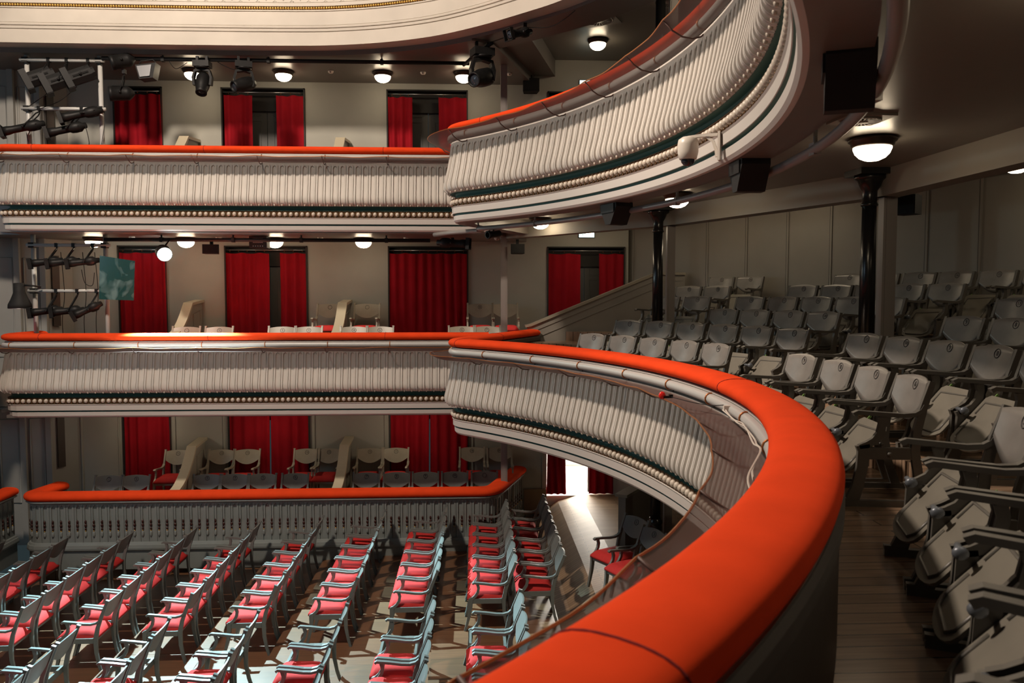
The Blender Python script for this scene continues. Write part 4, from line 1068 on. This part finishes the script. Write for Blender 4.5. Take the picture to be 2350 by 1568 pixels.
# ------------------------------------------------------------------ stage lighting
def aimR(d): return Vector(d).normalized().to_track_quat('Z', 'Y').to_matrix()
def yoke(t, c, d, top, w_=.13, m='black'):
    """U bracket from a pipe point to the body sides"""
    c = Vector(c); tp = Vector(top); sd = Vector(d).cross(Vector((0, 0, 1))).normalized() * w_
    mid = tp + Vector((0, 0, -.06)); mb = MB()
    mb.tube([c + sd, c + sd * 1.05 + (mid - c) * .85, mid + sd * .3, mid - sd * .3, c - sd * 1.05 + (mid - c) * .85, c - sd], .011, m, 6)
    mb.tube([mid, tp], .014, m, 6); mb.box((tp.x, tp.y, tp.z), (.05, .07, .07), m)
    for s in (1, -1): mb.sphere(c + sd * s, .022, m, 8, 5)
    mb.build('yoke_bracket', t)
def profile_lantern(c, d, L_, r, top, label, hood=.0, long=True):
    t = thing('profile_lantern', label, 'stage light', c); R = aimR(d); mb = MB()
    h = L_ / 2
    prof = [(.02, -h), (r * .55, -h + .01), (r * .6, -h + .06), (r * 1.0, -h + .10), (r * 1.05, -h + .30 * L_), (r * .95, -h + .40 * L_), (r * .72, -h + .45 * L_), (r * .72, h - .16), (r * .85, h - .10), (r * .85, h - .02)]
    mb.lathe(prof, 'black', 18, (0, 0, 0), R)
    for k in range(6):
        a = 2 * PI * k / 6; p = R @ Vector((r * .98 * math.cos(a), r * .98 * math.sin(a), -h + .22 * L_)); q = R @ Vector((r * 1.0 * math.cos(a), r * 1.0 * math.sin(a), -h + .12)); mb.tube([p, q], .008, 'black', 5)
    bd = mb.build('body', t)
    mb = MB(); cz = h
    for x, y, sx, sy in ((-1, 0, .012, 2), (1, 0, .012, 2), (0, -1, 2, .012), (0, 1, 2, .012)):
        P = [R @ Vector((x * r * 1.1 + i * (sx * r if sx > 1 else sx) * .55, y * r * 1.1 + j * (sy * r if sy > 1 else sy) * .55, cz - .03)) for i, j in ((-1, -1), (1, -1), (1, 1), (-1, 1))]
        mb.slab(P, R @ Vector((0, 0, .06)), 'black')
    mb.build('colour_frame', t)
    mb = MB(); mb.lathe([(r * .74, h - .015), (r * .5, h - .004), (.01, h)], 'glass', 16, (0, 0, 0), R, capped=False); mb.build('lens', bd)
    if top: yoke(t, (0, 0, 0), d, Vector(top) - Vector(c), r * 1.15)
    return t
def fresnel(c, d, L_, r, top, label):
    t = thing('box_spotlight', label, 'stage light', c); R = aimR(d); h = L_ / 2; mb = MB()
    n = 8; pr = [(r * 1.0 * math.cos(PI / 8 + 2 * PI * k / n), r * .92 * math.sin(PI / 8 + 2 * PI * k / n)) for k in range(n)]
    mb.slab([R @ Vector((x, y, -h)) for x, y in pr], R @ Vector((0, 0, L_)), 'blackp')
    mb.slab([R @ Vector((x * .6, y * .6, -h - .05)) for x, y in pr], R @ Vector((0, 0, .06)), 'blackp')
    mb.build('housing', t); mb = MB()
    for x, y, sx, sy in ((-1, 0, .01, 1), (1, 0, .01, 1), (0, -1, 1, .01), (0, 1, 1, .01)):
        P = [R @ Vector((x * r * 1.12 + i * (sx if sx < .5 else r * 1.12), y * r * 1.12 + j * (sy if sy < .5 else r * 1.12), h - .02)) for i, j in ((-1, -1), (1, -1), (1, 1), (-1, 1))]
        mb.slab(P, R @ Vector((0, 0, .10)), 'black')
    mb.build('barn_door_frame', t)
    for s in (-1, 1):
        mb = MB(); mb.slab([R @ Vector((s * r * 1.0, -r * .1, -h + .05)), R @ Vector((s * r * 1.04, r * .1, -h + .05)), R @ Vector((s * r * 1.04, r * .1, h - .06)), R @ Vector((s * r, -r * .1, h - .06))], R @ Vector((0, .01, 0)), 'black'); mb.build('side_rail', t)
    yoke(t, (0, 0, 0), d, Vector(top) - Vector(c), r * 1.1)
    return t
def par_can(c, d, L_, r, top, label):
    t = thing('par_can', label, 'stage light', c); R = aimR(d); h = L_ / 2; mb = MB()
    mb.lathe([(.03, -h - .05), (.05, -h - .03), (r * .7, -h), (r * .97, -h + .04), (r, -h + .07), (r, h - .06), (r * 1.06, h - .055), (r * 1.06, h), (r * .98, h), (r * .95, h - .12)], 'black', 22, (0, 0, 0), R, capped=False)
    mb.lathe([(r * .93, h - .10), (.01, h - .12)], 'glass', 16, (0, 0, 0), R, capped=False); mb.build('can', t)
    yoke(t, (0, 0, 0), d, Vector(top) - Vector(c), r * 1.12)
    return t
def moving_head(c, d, s, label, rz=0.0):
    t = thing('moving_head_light', label, 'stage light', c, rz); mb = MB()
    mb.box((0, 0, -.06 * s), (.34 * s, .26 * s, .12 * s), 'black'); mb.lathe([(.16 * s, -.12 * s), (.15 * s, -.15 * s), (.1 * s, -.16 * s)], 'black', 16)
    for x in (-.1, .1): mb.box((x * s, 0, .05 * s), (.04, .05, .12 * s), 'black')
    mb.build('base_unit', t); mb = MB()
    mb.bar([(-.17 * s, 0, -.50 * s), (-.19 * s, 0, -.34 * s), (-.15 * s, 0, -.20 * s), (0, 0, -.165 * s), (.15 * s, 0, -.20 * s), (.19 * s, 0, -.34 * s), (.17 * s, 0, -.50 * s)], .12 * s, .05 * s, 'black', side=(0, 1, 0)); mb.build('yoke', t)
    R = aimR(d); mb = MB()
    mb.lathe([(.03 * s, -.26 * s), (.10 * s, -.24 * s), (.145 * s, -.15 * s), (.15 * s, .02 * s), (.14 * s, .10 * s), (.115 * s, .20 * s), (.12 * s, .26 * s), (.10 * s, .265 * s), (.09 * s, .22 * s)], 'black', 14, (0, 0, -.46 * s), R, capped=False)
    mb.lathe([(.09 * s, .225 * s), (.05 * s, .24 * s), (.005, .245 * s)], 'glass', 14, (0, 0, -.46 * s), R, capped=False)
    mb.build('head', t); return t
def speaker(c, rz, s, label, tilt=0.0, wedge=False):
    t = thing('loudspeaker', label, 'loudspeaker', c, rz); t.rotation_euler = (tilt, 0, rz); w_, d_, h_ = s; mb = MB()
    poly = [(-w_ / 2, -d_ / 2), (w_ / 2, -d_ / 2), (w_ / 2 * .55, d_ / 2), (-w_ / 2 * .55, d_ / 2)] if wedge else [(-w_ / 2, -d_ / 2), (w_ / 2, -d_ / 2), (w_ / 2 * .8, d_ / 2), (-w_ / 2 * .8, d_ / 2)]
    if wedge: mb.slab([(-w_ / 2, -d_ / 2, h_ / 2), (w_ / 2, -d_ / 2, h_ / 2), (w_ * .52, -d_ / 2, h_ * .3), (w_ * .16, -d_ / 2, -h_ / 2), (-w_ * .16, -d_ / 2, -h_ / 2), (-w_ * .52, -d_ / 2, h_ * .3)], (0, d_, 0), 'blackp')
    else: mb.prism(poly, -h_ / 2, h_ / 2, 'blackp')
    mb.build('cabinet', t)
    mb = MB(); mb.box((0, -d_ / 2 - .006, h_ * .25 if wedge else 0), (w_ * (.8 if wedge else .92), .012, h_ * (.4 if wedge else .9)), 'black'); mb.build('grille', t)
    mb = MB(); mb.box((0, d_ * .1, h_ / 2 + .04), (.05, .06, .09), 'black'); mb.build('mounting_bracket', t)
    return t
def cable(pts, label, r=.006, m='black'):
    P = [Vector(p) for p in pts]; q = []
    for i in range(len(P) - 1):
        p0 = P[max(i - 1, 0)]; p1 = P[i]; p2 = P[i + 1]; p3 = P[min(i + 2, len(P) - 1)]
        for k in range(8):
            u = k / 8; q.append(0.5 * ((2 * p1) + (p2 - p0) * u + (2 * p0 - 5 * p1 + 4 * p2 - p3) * u * u + (3 * p1 - p0 - 3 * p2 + p3) * u ** 3))
    q.append(P[-1]); mb = MB(); mb.tube(q, r, m, 5); tag(mb.build('cable'), label, 'cable')

def frame(z0, z1, zb_, zt, label):
    t = thing('lighting_tower', label, 'lighting tower', (-6.88, 14.0, z0)); h = z1 - z0
    for x in (-.60, .60):
        mb = MB(); mb.tube([(x, 0, 0), (x, 0, h)], .038, 'pipe', 12); mb.build('upright_tube', t)
    for z in (zb_ - z0, zt - z0):
        mb = MB(); mb.tube([(-.68, -.06, z), (.70, -.06, z)], .030, 'pipe', 10); ct = mb.build('cross_tube', t)
        for x in (-.6, .6):
            mb = MB(); mb.box((x, -.03, z), (.09, .11, .09), 'blackp'); mb.build('clamp', ct)
frame(6.17, 8.59, 7.70, 8.50, 'white tubular lighting frame on the top tier near the stage')
frame(3.12, 5.60, 4.645, 5.42, 'white tubular lighting frame on the middle tier near the stage')
DL = (-.80, -.35, -.42)
for i, (x, z) in enumerate(((-7.14, 8.17), (-6.84, 8.11), (-6.49, 8.20))):
    fresnel((x, 13.75, z), DL, .36, .14, (x + .05, 13.94, 8.50), 'black box spotlight hanging at the top of the top tier frame, %s' % ['left', 'middle', 'right'][i])
for i, (x, z, L_) in enumerate(((-7.42, 7.34, .66), (-6.47, 7.57, .66), (-6.72, 7.32, .62))):
    profile_lantern((x, 13.72, z), (-.88, -.3, -.28), L_, .085, (x + .15, 13.94, 7.70), 'black long profile lantern on the top tier frame, %s' % ['reaching out left', 'upper right', 'lower right'][i])
par_can((-5.84, 13.8, 8.46), (-.85, -.35, -.28), .34, .115, (-5.80, 13.9, 8.52), 'black par can tilted left under the top tier pipe, upper of two')
par_can((-5.87, 13.8, 7.93), (-.9, -.3, -.10), .34, .115, (-5.82, 13.85, 8.30), 'black par can facing left, lower of two')
t = thing('floodlight', 'wide floodlight with pale metal reflector under the top tier pipe', 'stage light', (-5.40, 13.8, 8.28)); t.rotation_euler = (0, -.12, 0)
mb = MB(); mb.slab([(-.17, -.10, .12), (.17, -.10, .12), (.10, -.14, -.13), (-.12, -.14, -.13)], (0, .22, 0), 'black'); mb.build('housing', t)
mb = MB(); mb.slab([(-.14, -.108, .09), (.10, -.108, .09), (.06, -.145, -.10), (-.10, -.145, -.10)], (0, -.01, 0), 'steel'); mb.build('reflector_plate', t)
mb = MB(); mb.tube([(-.15, 0, .12), (-.1, 0, .2), (.1, 0, .2), (.15, 0, .12)], .01, 'black', 6); mb.tube([(0, 0, .2), (0, .1, .25)], .014, 'black', 6); mb.build('bracket', t)
moving_head((-4.52, 13.8, 8.47), (0, -.45, -.9), .78, 'black moving head light aimed down under the top tier pipe', 0)
moving_head((-3.84, 13.8, 8.47), (-.8, -.45, -.35), .80, 'black moving head light aimed left under the top tier pipe', .3)
moving_head((.15, 12.95, 8.49), (-.75, -.5, -.32), .98, 'big black moving head light hanging near the slim post', .35)
profile_lantern((.70, 12.05, 8.46), (-.72, -.55, -.28), .46, .075, (.78, 12.15, 8.60), 'black profile lantern under the gallery soffit, right of the big moving head')
# pipes
def pipe(pts, r, label, m='blackp', drops=()):
    t = thing('lighting_pipe', label, 'pipe'); mb = MB(); mb.tube(pts, r, m, 10); mb.build('tube', t)
    for x, y, z0, z1 in drops:
        mb = MB(); mb.tube([(x, y, z0), (x, y, z1)], .014, m, 6); mb.box((x, y, z0), (.05, .08, .08), m); mb.build('hanger', t)
pipe([(-6.2, 13.9, 8.53), (-.06, 13.9, 8.53)], .033, 'dark lighting pipe across the top tier below the ceiling', drops=[(x, 13.9, 8.53, 8.60) for x in (-5.2, -3.45, -1.55)])
pipe([(-.16, 13.9, 8.50), (.06, 13.4, 8.55), (.30, 12.85, 8.55)], .028, 'short slanting black pipe carrying the big moving head')
pipe([(-6.25, 13.9, 5.515), (-.75, 13.9, 5.515)], .033, 'dark lighting pipe across the middle side gallery', drops=[(x, 13.9, 5.515, 5.61) for x in (-5.3, -4.1, -2.95, -1.5)])
ring = [REAR.off(REAR.L * i / 110, -.39 if True else 0) for i in range(0, 106)]
ring = [p for p in ring if p[1] < 11.9]
pipe([(*p, 5.535) for p in ring] + [(-.35, 12.35, 5.535), (-.62, 12.8, 5.535)], .034, 'long curved grey lighting pipe under the top tier balcony', m='post', drops=[(*ring[k], 5.535, 5.83) for k in range(8, len(ring), 9)])
# middle tier lanterns
for i, x in enumerate((-7.12, -6.84, -6.52)):
    profile_lantern((x, 13.72, 5.13), (-.88, -.35, -.14), .50, .075, (x + .06, 13.94, 5.42), 'black profile lantern in the upper row of the middle tier frame, %s' % ['left', 'middle', 'right'][i])
for i, (x, z, d) in enumerate(((-7.15, 4.31, (-.9, -.3, -.12)), (-6.80, 4.31, (-.9, -.35, -.10)), (-6.48, 4.33, (-.75, -.4, -.42)))):
    profile_lantern((x, 13.72, z), d, .50, .078, (x + .06, 13.94, 4.645), 'black profile lantern in the lower row of the middle tier frame, %s' % ['left', 'middle', 'right'][i])
t = thing('work_lamp', 'black bell-shaped lamp on a bracket left of the middle tier frame', 'lamp', (-7.60, 13.75, 4.56)); mb = MB()
mb.lathe([(.02, .22), (.085, .215), (.09, .06), (.135, -.06), (.175, -.14), (.18, -.20), (.165, -.21), (.15, -.19)], 'blackp', 24, capped=False); mb.build('shade', t)
mb = MB(); mb.lathe([(.165, -.205), (.176, -.205), (.176, -.212), (.165, -.212)], 'steel', 24, capped=False); mb.build('rim_ring', t)
mb = MB(); mb.tube([(.08, 0, .18), (.22, .02, .17), (.30, .1, .15)], .016, 'black', 6); mb.build('arm', t)
t = thing('glass_sheet', 'smudged greenish glass sheet hanging beside the bright stage lantern', 'glass sheet', (-5.98, 13.70, 4.865)); mb = MB()
mb.slab([(-.30, 0, -.36), (.28, -.03, -.38), (.32, -.03, .28), (-.265, 0, .37)], (0, .008, 0), 'gel'); mb.build('pane', t)
t = thing('stage_lantern', 'bright cyan-white stage lantern shining from the middle tier pipe', 'stage light', (-5.16, 13.62, 5.27)); R = aimR((.45, -.78, -.28)); mb = MB()
mb.lathe([(.04, -.22), (.10, -.20), (.125, -.1), (.125, .06), (.115, .08)], 'black', 20, (0, 0, 0), R, capped=False); mb.build('body', t)
mb = MB(); mb.lathe([(.112, .062), (.06, .07), (.005, .072)], 'lens', 20, (0, 0, 0), R, capped=False); mb.build('lens', t)
mb = MB(); mb.tube([(0, 0, .1), (0, .28, .245)], .014, 'black', 6); mb.build('yoke', t)
speaker((-4.50, 14.0, 5.36), .15, (.27, .2, .16), 'small black loudspeaker right of the bright stage lantern')
speaker((.77, 14.05, 5.38), 0, (.24, .2, .17), 'small black loudspeaker on the wall right of the slim post, middle tier')
speaker((1.09, 15.3, 8.52), 0, (.31, .24, .24), 'black loudspeaker hanging below the low ceiling corner, top tier')
t = thing('projector', 'dark projector box mounted under the middle side gallery ceiling', 'projector', (-3.72, 14.15, 5.49)); mb = MB(); mb.box((0, 0, 0), (.30, .24, .20), 'blackp'); mb.build('casing', t)
mb = MB()
for z in (-.0, .055): mb.box((0, -.123, z), (.17, .006, .028), 'post')
for k in range(5): mb.box((-.08 + .04 * k, -.123, -.07), (.014, .006, .012), 'white')
mb.build('front_details', t)
profile_lantern((-.36, 13.72, 5.46), (.96, -.2, -.05), .56, .085, (-.36, 13.9, 5.53), 'black profile lantern lying level at the end of the middle tier pipe')
t = thing('small_lantern', 'small dark lantern on the curved pipe by the balcony corner', 'stage light', (.283, 11.36, 5.44)); R = aimR((-.8, -.6, -.15)); mb = MB()
mb.lathe([(.02, -.12), (.045, -.11), (.05, .06), (.06, .08), (.06, .11), (.045, .11)], 'black', 12, (0, 0, 0), R, capped=False); mb.build('body', t)
mb = MB(); mb.tube([(0, 0, .03), (.0, .0, .10)], .012, 'black', 6); mb.build('bracket', t)
speaker((1.62, 9.05, 5.50), -1.20, (.34, .22, .24), 'black loudspeaker on the curved pipe, farthest of three', wedge=True)
speaker((2.12, 6.10, 5.50), -1.57, (.30, .22, .24), 'black loudspeaker on the curved pipe, middle of three', wedge=True)
speaker((1.62, 3.42, 5.52), -1.96, (.25, .20, .27), 'black loudspeaker on the curved pipe, nearest of three', wedge=True)
speaker((5.02, 9.05, 5.62), -1.0, (.26, .2, .22), 'black loudspeaker behind the nearer grey post')
speaker((1.98, 14.2, 2.05), .2, (.42, .24, .20), 'dark loudspeaker hanging in front of the bright ground tier doorway')
for z, y0 in ((8.5, 13.9),):
    cable([(-5.1, y0, z), (-4.98, y0 - .02, z - .13), (-4.8, y0, z - .02)], 'black cable loop under the top tier pipe, left of the moving heads')
    cable([(-4.3, y0, z), (-4.2, y0, z - .06), (-4.0, y0 - .05, z - .14), (-3.9, y0 - .05, z - .08)], 'thin black cable between the two hanging moving heads')
cable([(-7.45, 13.93, 7.72), (-7.1, 13.9, 7.95), (-6.9, 13.85, 8.08)], 'black cable slanting across the top tier frame, left')
cable([(-7.40, 13.93, 7.65), (-6.9, 13.85, 7.80), (-6.6, 13.85, 8.05)], 'black cable slanting across the top tier frame, middle')
cable([(-7.5, 13.95, 7.3), (-7.42, 13.9, 6.9), (-7.46, 13.95, 6.3)], 'black cable hanging down the left top tier upright')
cable([(-6.42, 13.7, 7.4), (-6.36, 13.7, 7.1), (-6.45, 13.8, 6.8), (-6.3, 13.9, 6.95), (-6.2, 13.95, 7.5)], 'black cable looping down the right top tier upright')
for i, x in enumerate((-6.98, -6.62, -6.42)): cable([(x, 13.9, 5.3), (x + .03, 13.92, 4.6), (x - .02, 13.92, 4.1), (x, 13.95, 3.2)], 'black cable hanging through the middle tier frame, %s' % ['left', 'middle', 'right'][i])
cable([(-6.55, 13.7, 5.0), (-6.50, 13.7, 4.78), (-6.38, 13.7, 4.74), (-6.34, 13.7, 4.95)], 'black cable loop below the upper row of middle tier lanterns')
cable([(.25, 12.9, 8.57), (.5, 12.5, 8.54), (.72, 12.2, 8.58), (1.1, 11.9, 8.50), (1.3, 11.7, 8.54), (1.45, 11.5, 8.61)], 'long black cable under the gallery soffit')

t = thing('floor_projector', 'beige box projector on a dark stand behind the net, ground tier', 'projector', (3.04, 10.75, .62)); mb = MB(); mb.box((0, 0, .98), (.18, .26, .11), 'white'); mb.build('casing', t)
mb = MB(); mb.tube([(0, 0, 0), (0, 0, .93)], .02, 'black', 8); mb.box((0, 0, .02), (.3, .3, .04), 'black'); mb.build('stand', t)
# dome camera on the top tier ledge
a_ = math.radians(-0.8); bx_ = HC[0] + 7.22 * math.cos(a_); by_ = HC[1] + 7.22 * math.sin(a_)
t = thing('dome_camera', 'white dome security camera on an arm fixed to the top tier ledge', 'security camera', (bx_ - .185, by_ + .16, 5.715))
rz_ = math.atan2(by_ - (by_ + .14), .24); mb = MB()
mb.lathe([(.02, .115), (.045, .11), (.075, .09), (.082, .05), (.080, -.01), (.068, -.06), (.06, -.065)], 'white', 24); mb.build('housing', t)
mb = MB(); mb.lathe([(.056, -.062), (.052, -.085), (.036, -.105), (.012, -.115), (.002, -.116)], 'glass', 20, capped=False); mb.build('dark_dome', t)
mb = MB(); mb.bar([(0, 0, .105), (.09, -.05, .112), (.20, -.117, .108)], .04, .022, 'white', side=(.5, .86, 0)); mb.bar([(.12, -.07, .105), (.17, -.10, .06), (.19, -.112, -.01), (.195, -.114, -.06)], .02, .022, 'white', side=(.5, .86, 0)); mb.build('arm', t)
mb = MB(); mb.box((.212, -.124, .02), (.018, .06, .22), 'white', rz=rz_ + .0); mb.build('wall_plate', t)

# red clip lamp with cable, white cord on the net
def onrear(s, o, z): return (*REAR.off(s, o), z)
sc_ = [s for s in [REAR.L * i / 2000 for i in range(2001)]]
def s_at(deg): return R0 * math.radians(deg + 62)
t = thing('red_clip_lamp', 'small red clip-on lamp fixed to the edge of the brown net', 'lamp', onrear(s_at(2.6), .33, 3.755)); mb = MB()
mb.sphere((0, 0, 0), .030, 'redplastic', 12, 8, (1, .55, 1.1)); mb.build('red_cap', t)
mb = MB(); mb.box((.035, -.01, -.012), (.05, .02, .018), 'black'); mb.box((.07, -.01, -.005), (.03, .03, .03), 'black'); mb.build('clip', t)
cable([onrear(s_at(2.4), .26, 3.745), onrear(s_at(.5), .17, 3.735), onrear(s_at(-2.0), .10, 3.75), onrear(s_at(-4.2), .07, 3.79)], 'thin black cable from the red clip lamp over the net', .0035)
mb = MB(); mb.box((0, 0, 0), (.05, .03, .035), 'white'); o = tag(mb.build('junction_box'), 'small white plastic box taped under the rail pipe', 'junction box'); o.location = onrear(s_at(-4.6), .055, 3.775)
for k in (0, 1):
    cable([onrear(s_at(-4.8 - d_), .07 + .012 * k + .01 * math.sin(d_ * 1.3 + k * 2), 3.765 - .012 * (d_ % 3)) for d_ in (0, 2, 4, 6, 8, 10, 12)] + [onrear(s_at(-18.5 - k), .12 + .02 * k, 3.70), onrear(s_at(-20.5), .09 + .03 * k, 3.64)], 'white cord running along the rail pipe above the net, %s strand' % ['upper', 'lower'][k], .0055, 'white')
